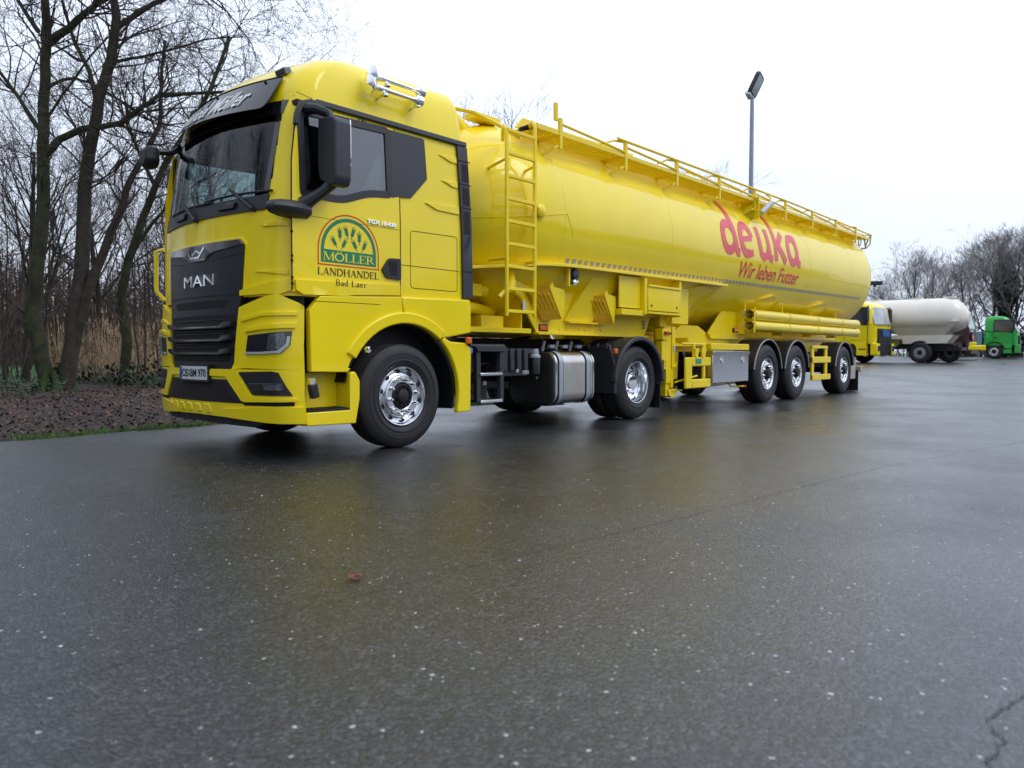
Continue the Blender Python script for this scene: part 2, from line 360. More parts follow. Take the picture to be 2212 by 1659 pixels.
# serif lettering drawn with a broad nib: stems, hairlines and serifs
def arc(cx, cy, rx, ry, a0, a1, n=14): return [(cx+rx*math.cos(R_(a0+(a1-a0)*i/n)), cy+ry*math.sin(R_(a0+(a1-a0)*i/n))) for i in range(n+1)]
TK, TN, SF = .15, .06, .05
def stem(x, y0=0, y1=1, s0=1, s1=1, w_=TK):
    o = [([(x, y0), (x, y1)], w_)]
    if s0: o.append(([(x-.14, y0+.02), (x+.14, y0+.02)], SF))
    if s1: o.append(([(x-.14, y1-.02), (x+.14, y1-.02)], SF))
    return o
GL = {
 'M': (1.12, stem(.16, w_=TN)+stem(.94)+[([(.17,.97),(.54,.06)], TK), ([(.54,.06),(.92,.97)], TN)]),
 'O': (.98, [(arc(.46,.5,.40,.46,90,270), TK*.9), (arc(.46,.5,.40,.46,-90,90), TK*.9)]),
 'L': (.72, stem(.15)+[([(.15,.03),(.60,.03)], TN), ([(.60,.01),(.64,.26)], TN)]),
 'E': (.74, stem(.15)+[([(.15,.03),(.60,.03)], TN), ([(.60,.01),(.64,.24)], TN), ([(.15,.97),(.58,.97)], TN), ([(.59,.99),(.60,.78)], TN), ([(.15,.52),(.45,.52)], TN), ([(.45,.62),(.45,.42)], TN)]),
 'R': (.86, stem(.15)+[(arc(.36,.74,.20,.23,90,-90), TK*.8), ([(.15,.97),(.37,.97)], TN), ([(.15,.50),(.37,.50)], TN), ([(.36,.50),(.74,.03)], TK*.8)]),
 'A': (.90, [([(.44,.99),(.12,.03)], TN), ([(.44,.99),(.74,.03)], TK), ([(.22,.35),(.63,.35)], TN), ([(.0,.02),(.24,.02)], SF), ([(.62,.02),(.88,.02)], SF)]),
 'N': (.98, stem(.15, w_=TN)+stem(.80, s0=0, w_=TN)+[([(.14,.98),(.80,.02)], TK)]),
 'D': (.94, stem(.15)+[(arc(.38,.5,.42,.47,90,-90), TK*.85), ([(.15,.97),(.40,.97)], TN), ([(.15,.03),(.40,.03)], TN)]),
 'H': (.98, stem(.15)+stem(.78)+[([(.15,.52),(.78,.52)], TN)]),
 'B': (.80, stem(.15)+[(arc(.34,.75,.20,.22,90,-90), TK*.8), (arc(.36,.28,.26,.25,90,-90), TK*.8), ([(.15,.97),(.35,.97)], TN), ([(.15,.52),(.37,.52)], TN), ([(.15,.03),(.37,.03)], TN)]),
 'a': (.56, [([(.38,.50),(.38,.05)], TK*.85), (arc(.22,.47,.16,.15,0,150,8), TK*.6), (arc(.22,.17,.15,.14,60,330), TK*.7), ([(.38,.04),(.48,.03)], TN)]),
 'd': (.62, [([(.44,1.02),(.44,.03)], TK*.85), (arc(.25,.30,.19,.27,50,310), TK*.75), ([(.34,1.0),(.44,1.0)], TN), ([(.44,.02),(.54,.03)], TN)]),
 'e': (.56, [(arc(.27,.30,.20,.27,20,320), TK*.75), ([(.09,.34),(.46,.38)], TN)]),
 'r': (.46, [([(.16,.56),(.16,.0)], TK*.85), (arc(.30,.42,.14,.14,150,50,5), TK*.7), ([(.04,.02),(.28,.02)], SF)]),
 ' ': (.35, [])}
def strokes(mb, st, f, surf, off, step=.0005):
    k = 0
    for pts, w_ in st:
        P = [Vector(q) for q in pts]; n_ = len(P); vs_ = []
        for i, q in enumerate(P):
            d = (P[min(i+1,n_-1)]-P[max(i-1,0)]).normalized(); m_ = Vector((-d.y, d.x))*w_/2
            for z in (q+m_, q-m_): vs_.append((z.x, z.y))
        # subdivide long straight runs so the stroke follows a curved body
        out = []
        for i in range(n_-1):
            a0, a1, b0, b1 = map(Vector, (vs_[2*i], vs_[2*i+1], vs_[2*i+2], vs_[2*i+3]))
            A0, B0 = Vector(f(*a0)), Vector(f(*b0)); m2 = max(1, int((B0-A0).length/.06))
            for j in range(m2):
                out.append((a0.lerp(b0, j/m2), a1.lerp(b1, j/m2)))
        out.append((Vector(vs_[-2]), Vector(vs_[-1])))
        V = []
        for a, b in out: V += [surf(*f(*a), off+k*step), surf(*f(*b), off+k*step)]
        mb.add(V, [(2*i, 2*i+1, 2*i+3, 2*i+2) for i in range(len(out)-1)]); k += 1
def serif(mb, s_, surf, u0, v0, width, height, off):
    tot = sum(GL[c][0] for c in s_.replace('Ö', 'O')); x = 0; k = width/tot
    for c in s_:
        g = GL['O' if c == 'Ö' else c]; st = list(g[1])
        if c == 'Ö': st = st+[([(.26,1.16),(.36,1.16)], .1), ([(.56,1.16),(.66,1.16)], .1)]
        strokes(mb, st, lambda a, b, x=x: (u0+(x+a)*k, v0+b*height), surf, off); x += g[0]
    return mb
def ngon(cx, cy, r, n=16, a=0): return [(cx+r*math.cos(2*math.pi*i/n+a), cy+r*math.sin(2*math.pi*i/n+a)) for i in range(n)]
def lerp_tab(z, zs, xs):
    if z <= zs[0]: return xs[0]
    for i in range(1, len(zs)):
        if z <= zs[i]: t = (z-zs[i-1])/(zs[i]-zs[i-1]); return xs[i-1]*(1-t)+xs[i]*t
    return xs[-1]
def depth(x, y): return (x-CP.x)*.748+(y-CP.y)*.664
def gz(x, y):       # the yard rises gently towards its far end
    D = depth(x, y); return 0 if D < 17 else .62*(1-math.exp(-(D-17)/20))*min(1, (D-17)/6)
# ------------------------------------------------------------------ wheels
def wheel(par, cx, y0, r, wd, kind='steer', sgn=1, cz=None, detail=True, rimmat='alloy', nut=10):
    cz = r if cz is None else cz
    s = r/.507; hi = .292*s if kind != 'trailer' else .290
    t = MB(); pr = [(hi, .045), (hi+.012, .018), (hi+.03, .006), (r*.75, .0), (r*.83, .002), (r*.90, .010), (r*.935, .022), (r*.975, .034), (r*.99, .045), (r*.997, .06)]
    ng = 4
    for i in range(ng):
        a = .06+(wd-.12)*(i+.8)/(ng+.6); pr += [(r*.999, a-.012), (r*.965, a-.008), (r*.965, a+.008), (r*.999, a+.012)]
    pr += [(r*.99, wd-.05), (r*.935, wd-.022), (r*.8, wd), (hi+.02, wd-.01), (hi, wd-.04)]
    t.lathe(pr, (cx, y0, cz), 'y', 64 if detail else 32, sgn)
    if detail:   # shoulder lugs
        for k in range(0):
            a = 2*math.pi*k/72; c_, s_ = math.cos(a), math.sin(a)
            t.obox((cx+c_*r*.985, y0+sgn*.040, cz+s_*r*.985), (c_*.008, 0, s_*.008), (0, .012, 0), (-s_*.006, 0, c_*.006))
    tyre = t.build('wheel', 'rubber', par, smooth=40)
    # raised sidewall rings
    if detail:
        q = MB(); q.lathe([(r*.80, .0005), (r*.805, -.003), (r*.815, -.003), (r*.82, .0005)], (cx, y0, cz), 'y', 64, sgn)
        q.lathe([(hi+.045, .002), (hi+.05, -.003), (hi+.06, -.003), (hi+.065, .0005)], (cx, y0, cz), 'y', 64, sgn); q.build('sidewall_ring', 'rubber', tyre)
    m = MB()
    if kind in ('steer', 'trailer'):
        pf = [(hi, .09), (hi+.004, .03), (hi-.006, .012), (hi-.014, .014), (hi-.022, .030), (hi-.030, .055), (hi-.050, .062), (.225*s, .048), (.205*s, .040), (.200*s, .022), (.192*s, .016), (.135*s, .016), (.128*s, .022), (.125*s, .10)]
    else:
        pf = [(hi, .09), (hi+.004, .03), (hi-.006, .012), (hi-.014, .014), (hi-.020, .030), (hi-.028, .07), (hi-.034, .10), (hi-.040, .155), (.225*s, .175), (.205*s, .165), (.19*s, .158), (.135*s, .158), (.13*s, .165), (.125*s, .20)]
    m.lathe(pf, (cx, y0, cz), 'y', 56, sgn)
    rim = m.build('rim', rimmat if kind != 'steer' else 'alloy', tyre, smooth=30)
    hb = MB(); base = .052 if kind != 'drive' else .170
    for k in range(10):
        a = 2*math.pi*(k+.5)/10+.1; rr = .240*s if kind != 'drive' else .222*s; dx, dz = math.cos(a), math.sin(a)
        nrm = Vector((dx*.18, -sgn, dz*.18)).normalized()
        uu = Vector((-dz, 0, dx)); vv = nrm.cross(uu); c0 = Vector((cx+dx*rr, y0+sgn*(base-.007), cz+dz*rr))
        hb.add([c0+uu*.024*s*math.cos(2*math.pi*j/14)+vv*.018*s*math.sin(2*math.pi*j/14) for j in range(14)], [tuple(range(14))])
    hb.build('vent_hole', 'seam', tyre)
    ln = MB(); face = .016 if kind != 'drive' else .158
    if nut:
        for k in range(10):
            a = 2*math.pi*k/10+.16; c = (cx+math.cos(a)*.165*s, y0+sgn*face, cz+math.sin(a)*.165*s)
            h_ = -.055 if kind == 'steer' else (-.028 if kind == 'trailer' else -.03)
            ln.lathe([(.021, 0), (.020, h_*.3), (.015, h_*.45), (.015, h_*.85), (.009, h_), (.0005, h_)], c, 'y', 10, sgn)
        ln.build('wheel_nut', 'chrome', tyre)
    hu = MB()
    if kind == 'drive':
        hu.lathe([(.120*s, .17), (.115*s, .10), (.10*s, .085), (.06*s, .08), (.0005, .08)], (cx, y0, cz), 'y', 32, sgn); hu.build('hub', 'chrome', tyre)
    elif kind == 'steer':
        hu.lathe([(.125*s, .05), (.118*s, .02), (.105*s, .015), (.098*s, .03), (.07*s, .028), (.066*s, .0), (.05*s, -.008), (.0005, -.01)], (cx, y0, cz), 'y', 32, sgn)
        for k in range(10):
            a = 2*math.pi*k/10; hu.lathe([(.008, .02), (.008, .0), (.0005, .0)], (cx+math.cos(a)*.088*s, y0, cz+math.sin(a)*.088*s), 'y', 6, sgn)
        hu.build('hub', 'chassis', tyre)
    else:
        hu.lathe([(.125*s, .09), (.110*s, .06), (.090*s, .05), (.085*s, -.015), (.078*s, -.03), (.055*s, -.034), (.0005, -.034)], (cx, y0, cz), 'y', 32, sgn); hu.build('hub', 'chassis', tyre)
    return tyre
def arcband(mb, cx, cz, r0, r1, a0, a1, y0, y1, n=28):
    P = [(cx+r1*math.cos(R_(a0+(a1-a0)*i/n)), cz+r1*math.sin(R_(a0+(a1-a0)*i/n))) for i in range(n+1)]
    Q = [(cx+r0*math.cos(R_(a0+(a1-a0)*i/n)), cz+r0*math.sin(R_(a0+(a1-a0)*i/n))) for i in range(n+1)]
    vs_ = []
    for (x, z), (a, b) in zip(P, Q): vs_ += [(x, y0, z), (x, y1, z), (a, y1, b), (a, y0, b)]
    fs = [(4*i+j, 4*i+(j+1)%4, 4*i+4+(j+1)%4, 4*i+4+j) for i in range(n) for j in range(4)]+[(0,1,2,3), (4*n+3,4*n+2,4*n+1,4*n)]
    return mb.add(vs_, fs)
# ------------------------------------------------------------------ tractor cab surfaces
ZT = [.28, .5, 1.0, 1.38, 1.6, 2.1, 2.5, 2.95, 3.05, 3.15, 3.25, 3.35, 3.45, 3.53, 3.585, 3.625, 3.64]
XT = [.10, .07, .07, .08, .085, .10, .16, .22, .25, .27, .31, .38, .50, .63, .77, .96, 1.3]
HT = [1.22, 1.22, 1.22, 1.19, 1.19, 1.19, 1.175, 1.15, 1.14, 1.125, 1.105, 1.08, 1.04, .975, .89, .77, .45]
RT = [2.37]*12+[2.37, 2.365, 2.355, 2.33, 2.24]
def sm(z, T):    # smoothed table lookup
    return sum(lerp_tab(z+d, ZT, T) for d in (-.03, -.01, .01, .03))/4 if z < 3.60 else lerp_tab(z, ZT, T)
x0f = lambda z: sm(z, XT); hwf = lambda z: sm(z, HT); xrf = lambda z: sm(z, RT)
def fx(y, z, s=1):
    u = min(abs(y-1.25)/hwf(z), 1.0); return x0f(z)+s*(.20*u*u+.12*max(0, (u-.85)/.15)**2.5)
def FP(u, v, off):        # front surface: u = -y so that text runs left to right as one faces the cab
    y = -u; e = .004; X = fx(y, v); a = (fx(y+e, v)-fx(y-e, v))/(2*e); b = (fx(y, v+e)-fx(y, v-e))/(2*e)
    if abs(y-1.25) > hwf(v)-.005: a = -2.5 if y < 1.25 else 2.5
    n = Vector((-1, a, b)).normalized(); return (X+n.x*off, y+n.y*off, v+n.z*off)
def SP(x, z, off): return (x, 1.25-hwf(z)-off, z)
def SF_(x, z, off): return (x, 1.25+hwf(z)+off, z)
def PL(Y): return lambda x, z, off: (x, Y-off, z)
def mir(poly): return [(-2.5-u, v) for u, v in poly]     # mirror of a front polygon (u=-y)
def near(pts): return [(-y, z) for y, z in pts]
TRUCK = thing('tractor_truck', (1.4, 1.25, 0), 'bright yellow cab-over tractor truck with chrome air horns and farm-trade logo, nearest vehicle', 'truck')
def P(mb, name, m, par=None, **k): return mb.build(name, m, par or TRUCK, **k)
ring = lambda z, dz=0: None
def cabring(z):
    x0_, hw, xr = x0f(z), hwf(z), xrf(z); s = min(1, max(.12, (xr-x0_)/1.2)); pts = []
    us = [i/24 for i in range(20)]+[.80+.20*i/12 for i in range(1, 13)]
    us = [u for u in us if u <= .8]+[.80+.20*i/12 for i in range(1, 13)]
    half = [(x0_+s*(.20*u*u+.12*max(0, (u-.85)/.15)**2.5), -u*hw) for u in us]
    xs = half[-1][0]; n = 72
    half += [(xs+(xr-.07-xs)*i/n, -hw) for i in range(1, n+1)]
    rc = min(.07+.25*max(0, z-3.55), hw*.3)
    half += [(xr-rc+rc*math.sin(R_(a)), -hw+rc-rc*math.cos(R_(a))) for a in (22, 45, 67, 90)]
    half += [(xr, -hw*.6), (xr, -hw*.3), (xr, 0)]
    rise = .035*max(0, min(1, (z-3.3)/.25))
    f = lambda x, y: (x, 1.25+y, z+rise*max(0, (x-.7))/1.5)
    return [f(x, y) for x, y in half]+[f(x, -y) for x, y in half[-2:0:-1]]
zs = [1.385+.026*i for i in range(65)]+[3.08, 3.11, 3.14, 3.17, 3.20, 3.23, 3.26, 3.29, 3.32, 3.35, 3.38, 3.41, 3.44, 3.47, 3.49, 3.51, 3.53, 3.55, 3.565, 3.58, 3.595, 3.605, 3.615, 3.625, 3.632, 3.637, 3.64]
WS = near([(.27, 3.03), (2.23, 3.03), (2.19, 2.17), (.31, 2.17)])
DW = rpoly([(.42, 2.88), (.52, 2.93), (1.33, 2.96), (1.33, 2.40), (1.10, 2.37), (.80, 2.26), (.42, 2.26)], [.05, .03, .07, .06, .1, .1, .06])
sh = MB(); sh.loft([cabring(z) for z in zs], cap=(True, True))
keep = []
for f in sh.f:
    if len(f) != 4: keep.append(f); continue
    c = [sum(sh.v[i][k] for i in f)/4 for k in range(3)]
    if c[0] < 1.0 and abs(c[1]-1.25) < 1.02 and inpoly(-c[1], c[2], WS): continue
    if abs(c[1]-1.25) > 1.08 and inpoly(c[0], c[2], DW): continue
    keep.append(f)
sh.f = keep; cab = P(sh, 'cab_body', 'yellow', smooth=40)
# glass
g = MB(); patch(g, WS, FP, .004, None, .08, .1); P(g, 'windscreen', 'windscreen_glass')
g = MB(); patch(g, DW, SP, .002, None, .3, .15); P(g, 'side_window', 'side_glass')
g = MB(); patch(g, DW, SF_, .002, None, .3, .15); P(g, 'side_window', 'side_glass')
g = MB(); band(g, [(u, v) for u, v in rpoly(WS, .06)], FP, .008, .05, -.03); P(g, 'windscreen_seal', 'gloss_black')
g = MB(); patch(g, near([(.29, 2.235), (.315, 2.11), (2.185, 2.11), (2.21, 2.235)]), FP, .014, -.02, .08, .06); cowl = P(g, 'scuttle_panel', 'black_plastic')
g = MB(); patch(g, near([(.24, 3.05), (.26, 2.93), (.60, 2.95), (1.25, 2.955), (1.9, 2.95), (2.24, 2.93), (2.26, 3.05)]), FP, .007, -.02, .08, .06); P(g, 'sunband', 'gloss_black')
# wipers
for (a, b, c) in (((.44, 2.12), (.70, 2.30), (2.05, 2.24)), ((1.28, 2.11), (1.50, 2.28), (2.25, 2.22))):
    g = MB(); A, B, C_ = FP(-a[0], a[1], .03), FP(-b[0], b[1], .07), FP(-c[0], c[1], .03)
    g.tube([FP(-a[0], a[1], -.0), A, B], [.022, .022, .014], 8)
    P(g, 'wiper', 'black_plastic', cowl)
    g = MB(); pts = [FP(-(b[0]-.45+i*.075), b[1]-.03-abs(i-6)*.0015, .022) for i in range(13)]; g.tube(pts, .011, 6); P(g, 'wiper_blade', 'black_plastic', cowl)
for y in (.80, 1.65):
    g = MB(); patch(g, near([(y-.14, 2.20), (y+.14, 2.205), (y+.10, 2.15), (y-.12, 2.15)]), FP, .035, .012, .1, .1); P(g, 'wiper_mount', 'black_plastic', cowl, bev=.01)
# interior
g = MB(); g.prismx([(.25, 1.45), (2.25, 1.45), (2.25, 2.10), (.25, 2.10)], .50, .66); g.box(.30, .66, .30, 2.20, 1.95, 2.14); P(g, 'dashboard', 'interior', bev=.03)
g = MB(); g.box(.5, 2.30, .10, 2.40, 1.39, 1.45); g.box(1.95, 2.05, .12, 2.38, 1.45, 3.0); P(g, 'cab_floor', 'interior')
g = MB(); g.box(.42, 1.95, .14, 2.36, 3.0, 3.04); P(g, 'roof_lining', 'interior')
for y in (.62, 1.88):
    g = MB(); g.box(1.05, 1.55, y-.26, y+.26, 1.75, 1.90); g.obox((1.60, y, 2.25), (.07, 0, .01), (0, .25, 0), (-.06, 0, .42)); g.obox((1.68, y, 2.76), (.05, 0, 0), (0, .15, 0), (0, 0, .10)); g.box(1.15, 1.45, y-.15, y+.15, 1.4, 1.76)
    P(g, 'seat', 'seat_cloth', bev=.05)
g = MB(); c = Vector((.86, .62, 2.20)); ax = Vector((.35, 0, .94)).normalized(); u_ = Vector((0, 1, 0)); v_ = ax.cross(u_)
g.tube([c+(u_*math.cos(t*math.pi/16)+v_*math.sin(t*math.pi/16))*.23 for t in range(33)], .017, 8); g.tube([c-u_*.22, c+u_*.22], .015, 6); g.tube([c, c-ax*.3], .04, 8); P(g, 'steering_wheel', 'interior')
g = MB(); g.obox((.60, 1.05, 2.27), (.01, 0, .004), (0, .11, 0), (-.02, 0, .07)); g.box(.60, .64, 1.02, 1.08, 2.10, 2.22); P(g, 'dash_screen', 'lens_dark')
g = MB(); patch(g, [(-1.10, 2.20), (-1.25, 2.20), (-1.25, 2.33), (-1.10, 2.33)], FP, -.02, -.025); P(g, 'dash_card', 'plate_white')
g = MB()
for k in range(9):
    g.add([(1.72, .35+k*.05, 2.95), (1.72, .40+k*.05, 2.95), (1.70+.03*(k%2), .40+k*.05, 2.28), (1.73-.03*(k%2), .35+k*.05, 2.28)], [(0, 1, 2, 3)])
P(g, 'curtain', 'seat_cloth')
g = MB(); n_ = 14
for k in range(n_+1): x = 1.00+.33*k/n_; y = .150+.012*math.sin(k*1.9); g.v += [(x, y, 2.22), (1.22+.11*(k/n_)**2, y, 2.62+.12*math.sin(k/n_*1.5))]
g.f = [(2*k, 2*k+2, 2*k+3, 2*k+1) for k in range(n_)]
P(g, 'curtain', 'curtain_cloth')
# door (near side) with seams, lower sill, handle
DP = [(.30, 1.42), (.36, 1.41), (.85, 1.415), (1.44, 1.445), (1.455, 1.9), (1.455, 2.4), (1.42, 3.0), (.55, 2.99), (.38, 2.93), (.315, 2.5), (.30, 2.07)]
HOLE = rpoly([(.40, 2.91), (.50, 2.955), (1.36, 2.985), (1.36, 2.36), (1.10, 2.33), (.82, 2.225), (.40, 2.225)], [.05, .03, .07, .06, .1, .1, .06])
def door_surf(sgn):
    def f(x, z, off):
        k = 0
        if 2.02 < z < 2.10: k = 0
        y = hwf(z)+off+k; return (x, 1.25-y if sgn > 0 else 1.25+y, z)
    return f
g = MB(); patch(g, DP, door_surf(1), .010, .0, .05, .025, hole=HOLE); door = P(g, 'door', 'yellow', bev=.003)
g = MB(); patch(g, DP, door_surf(-1), .010, .0, .1, .025, hole=HOLE); P(g, 'door', 'yellow')
for sf, par in ((SP, door), (SF_, TRUCK)):
    g = MB(); band(g, rpoly([(.385, 2.925), (.49, 2.97), (1.375, 3.0), (1.375, 2.345), (1.10, 2.318), (.82, 2.212), (.385, 2.212)], [.05, .03, .07, .06, .1, .1, .06]), sf, .0145, .064, -.02); P(g, 'window_seal', 'black_plastic', par)
g = MB(); patch(g, [(1.365, 2.985), (1.78, 2.99), (1.80, 2.98), (1.815, 2.60), (1.60, 2.385), (1.44, 2.37), (1.365, 2.35)], SP, .0125, .002, .2, .06); P(g, 'quarter_panel', 'grey_plastic', bev=.004)
# pressed sill along the bottom of the door and the corner panel
g = MB(); patch(g, [(.32, 1.515), (1.44, 1.545), (1.44, 1.45), (.90, 1.42), (.84, 1.405), (.40, 1.395), (.33, 1.43)], SP, .030, .004, .08, .1); P(g, 'door_sill', 'yellow', door, bev=.012)
g = MB(); patch(g, near([(.10, 1.52), (.10, 1.43), (.16, 1.395), (.34, 1.40), (.58, 1.395), (.58, 1.44)]), FP, .030, .0, .04, .1); P(g, 'corner_sill', 'yellow', bev=.01)
# seams
g = MB()
line(g, [(.30, 1.43), (.30, 2.07), (.315, 2.5), (.38, 2.93), (.50, 3.0)], SP, .0115, .014)
line(g, [(1.455, 1.43), (1.46, 2.38), (1.425, 3.0)], SP, .0118, .010)
line(g, [(.0+.315, 2.06), (1.45, 2.06)], SP, .0102, .004)
line(g, [(1.46, 1.74), (2.23, 1.74)], SP, .0015, .006)
line(g, rpoly([(1.59, 1.53), (2.21, 1.53), (2.21, 2.085), (1.59, 2.075)], .04)+[(1.59, 1.56)], SP, .0015, .006)
line(g, [(-.11, 2.085), (-.14, 2.09), (-.26, 2.09), (-.30, 2.12)], FP, .002, .010)
line(g, [(-.30, 3.06), (-.21, 3.085)], FP, .002, .006); line(g, [(.40, 3.085), (.55, 3.065)], SP, .0015, .006)
P(g, 'panel_gap', 'seam')
g = MB()
for z in (1.47, 1.52, 1.66, 1.70, 1.90): g.box(.293, .307, .035, .055, z, z+.02)
P(g, 'hinge', 'seam')
# pressed ribs behind the quarter panel
g = MB()
for a, z in ((1.98, 2.88), (2.00, 2.63), (1.78, 2.37)):
    patch(g, [(a, z), (2.24, z+.02), (2.24, z-.055), (a+.15, z-.05)], SP, .014, -.002, .3, .3)
P(g, 'pressed_rib', 'yellow', bev=.012)
g = MB(); patch(g, near([(.12, 2.00), (.34, 2.01), (.36, 1.985), (.33, 1.97), (.12, 1.965)]), FP, .012, -.002, .04, .1); patch(g, near([(.12, 1.60), (.42, 1.595), (.12, 1.56)]), FP, .012, -.002, .04, .1); P(g, 'corner_rib', 'yellow', bev=.008)
# gutter strip and pillar trim
g = MB(); patch(g, [(.52, 3.005), (.58, 3.065), (2.37, 3.075), (2.37, 3.025), (.66, 3.015), (.58, 2.985)], SP, .035, -.002, .3, .1); P(g, 'gutter_strip', 'grey_plastic', bev=.008)
g = MB(); patch(g, [(.35, 2.80), (.365, 2.90), (.42, 3.01), (.52, 3.05), (.62, 3.03), (.60, 2.98), (.50, 2.985), (.43, 2.95), (.40, 2.88), (.385, 2.80)], SP, .04, .0, .1, .1); P(g, 'rain_deflector', 'black_plastic', bev=.01)
# side deflector strip with louvres
g = MB(); patch(g, [(2.235, 3.02), (2.375, 3.02), (2.40, 2.2), (2.415, 1.47), (2.275, 1.465), (2.262, 2.2)], SP, .028, -.15, .2, .3); dfl = P(g, 'side_deflector', 'grey_plastic', bev=.008)
g = MB()
for z0, z1 in ((2.66, 2.84), (2.42, 2.60), (2.12, 2.36)):
    for k in range(4): patch(g, [(2.285+k*.024, z0), (2.297+k*.024, z0), (2.297+k*.024, z1), (2.285+k*.024, z1)], SP, .031, None, 1, 1)
line(g, [(2.37, 2.10), (2.36, 2.04), (2.28, 1.93)], SP, .031, .008); line(g, [(2.35, 2.10), (2.335, 2.05), (2.28, 1.98)], SP, .031, .008)
for z in (2.87, 2.63, 2.39, 1.74): line(g, [(2.25, z), (2.40, z)], SP, .0305, .012)
P(g, 'louvre', 'seam', dfl)
# roof marker lamps and little marks
for y in (.44, 2.06):
    g = MB(); c = FP(-y, 3.34, .01); g.obox(c, (.035, 0, .012), (0, .075, 0), (-.01, 0, .03)); P(g, 'marker_lamp', 'lens', bev=.01)
g = MB()
for x, r in ((1.02, .008), (1.065, .014), (1.10, .008)): patch(g, ngon(x, 2.995, r, 10), SP, .0125, None, 1, 1)
P(g, 'air_vent', 'seam', door)
# air horns
for z, xa in ((3.42, 1.19), (3.31, 1.13)):
    yb = 1.25-hwf(z)-.13; L = 0; g = MB()
    g.lathe([(.084, -.06), (.082, -.05), (.062, -.028), (.040, .01), (.028, .06), (.022, .14), (.017, .42), (.022, .47), (.035, .49), (.035, .50)], (xa+.02, yb, z), 'x', 24, 1)
    g.lathe([(.083, -.058), (.088, -.058), (.088, -.064), (.083, -.066), (.04, -.074), (.0005, -.085)], (xa+.02, yb, z), 'x', 24, 1)
    hn = P(g, 'air_horn', 'chrome')
    g = MB(); g.lathe([(.0005, .0), (.035, .004), (.052, .02), (.055, .05), (.052, .075), (.03, .085), (.0005, .09)], (xa+.50, yb, z), 'x', 20, 1); P(g, 'horn_driver', 'chrome', hn)
    g = MB()
    for x in (xa+.14, xa+.54): g.tube([(x, yb, z), (x, yb, z-.04), (x, yb+.18, z-.06)], .012, 6); g.lathe([(.03, 0), (.03, .02), (.0005, .02)], (x, yb, z-.055), 'z', 12, 1)
    P(g, 'horn_bracket', 'chrome', hn)
# sun visor with lettering
def VS(u, v, off):   # bows forward from the roof edge
    y = -u; t = (v-3.02)/.24; k = abs(y-1.25)/1.0
    X = fx(y, 3.05)-.10+.16*t-.02*(1-k*k); return (X-off*.85, y, v+off*.35)
g = MB(); patch(g, rpoly(near([(.36, 3.285), (1.25, 3.29), (2.20, 3.28), (2.23, 2.98), (1.25, 2.99), (.34, 2.955)]), [.03, 0, .03, .05, 0, .06]), VS, 0, .008, .06, .1); vz = P(g, 'sun_visor', 'visor_dark')
g = MB(); text(g, 'Landhandel Möller', VS, -2.12, 3.045, 1.50, .165, .010, shear=.35, bold=.012); P(g, 'visor_lettering', 'white', vz)
g = MB()
for y in (.55, 1.25, 1.95): g.tube([VS(-y, 3.26, .0), VS(-y, 3.26, .02)], .012, 8); g.tube([VS(-y, 3.2, -.01), FP(-y, 3.2, 0)], .012, 6)
P(g, 'visor_bolt', 'chassis', vz)
# mirrors
g = MB()
prof = [(-.20, 2.90), (.02, 2.93), (.03, 2.46), (-.02, 2.37), (-.16, 2.27), (-.21, 2.31)]
g = MB(); g.prismx(rpoly([(-.235, 2.82), (-.19, 2.865), (.015, 2.875), (.025, 2.48), (.00, 2.37), (-.13, 2.295), (-.21, 2.30), (-.235, 2.36)], .02), .54, .70); mir_ = P(g, 'mirror', 'grey_plastic', bev=.045, seg=3)
g = MB(); g.prismx(rpoly([(-.22, 2.86), (.0, 2.88), (.0, 2.55), (-.22, 2.52)], .02), .698, .708); g.prismx(rpoly([(-.22, 2.50), (.0, 2.52), (-.02, 2.42), (-.20, 2.38)], .02), .698, .708); P(g, 'mirror_glass', 'chrome', mir_)
g = MB(); g.tube([(.48, .09, 2.96), (.52, .0, 2.95), (.58, -.08, 2.91), (.60, -.12, 2.84)], [.05, .045, .04, .035], 10); g.tube([(.42, .06, 2.15), (.48, .0, 2.20), (.54, -.06, 2.26), (.60, -.10, 2.33)], [.07, .05, .045, .05], 10); P(g, 'mirror_arm', 'black_plastic', mir_)
g = MB(); g.loft([[(.30+a*s_, .05-b*s_*1.0, 2.10+c*s_*.9) for a, b, c in ((-.0, 0, .05), (-.0, .06, .04), (0, .10, 0), (0, .06, -.05), (0, 0, -.06))] for s_ in (1,)]*1, cap=(False, False)); 
g = MB()
g.loft([[(x, .09-w_*math.sin(math.pi*k/8), 2.095+h_*math.cos(math.pi*k/8)) for k in range(9)] for x, w_, h_ in ((.09, .03, .02), (.12, .09, .05), (.20, .13, .07), (.33, .14, .078), (.45, .11, .07), (.51, .03, .03))], closed=True)
P(g, 'kerb_mirror', 'grey_plastic', bev=.005)
g = MB(); g.prismx(rpoly([(2.50, 2.90), (2.72, 2.90), (2.72, 2.40), (2.50, 2.36)], .05), .44, .60); m2 = P(g, 'mirror', 'grey_plastic', bev=.04)
g = MB(); g.tube([(.46, 2.42, 2.95), (.50, 2.56, 2.90)], .04, 8); g.tube([(.42, 2.44, 2.2), (.50, 2.56, 2.38)], .045, 8); P(g, 'mirror_arm', 'black_plastic', m2)
FMX, FMY, FMZ = .10, 2.30, 2.90
g = MB(); g.tube([FP(-2.16, 2.98, .0), (FMX+.22, FMY+.0, FMZ+.05), (FMX+.05, FMY, FMZ+.03)], [.035, .033, .03], 8); fm = P(g, 'front_mirror_arm', 'black_plastic')
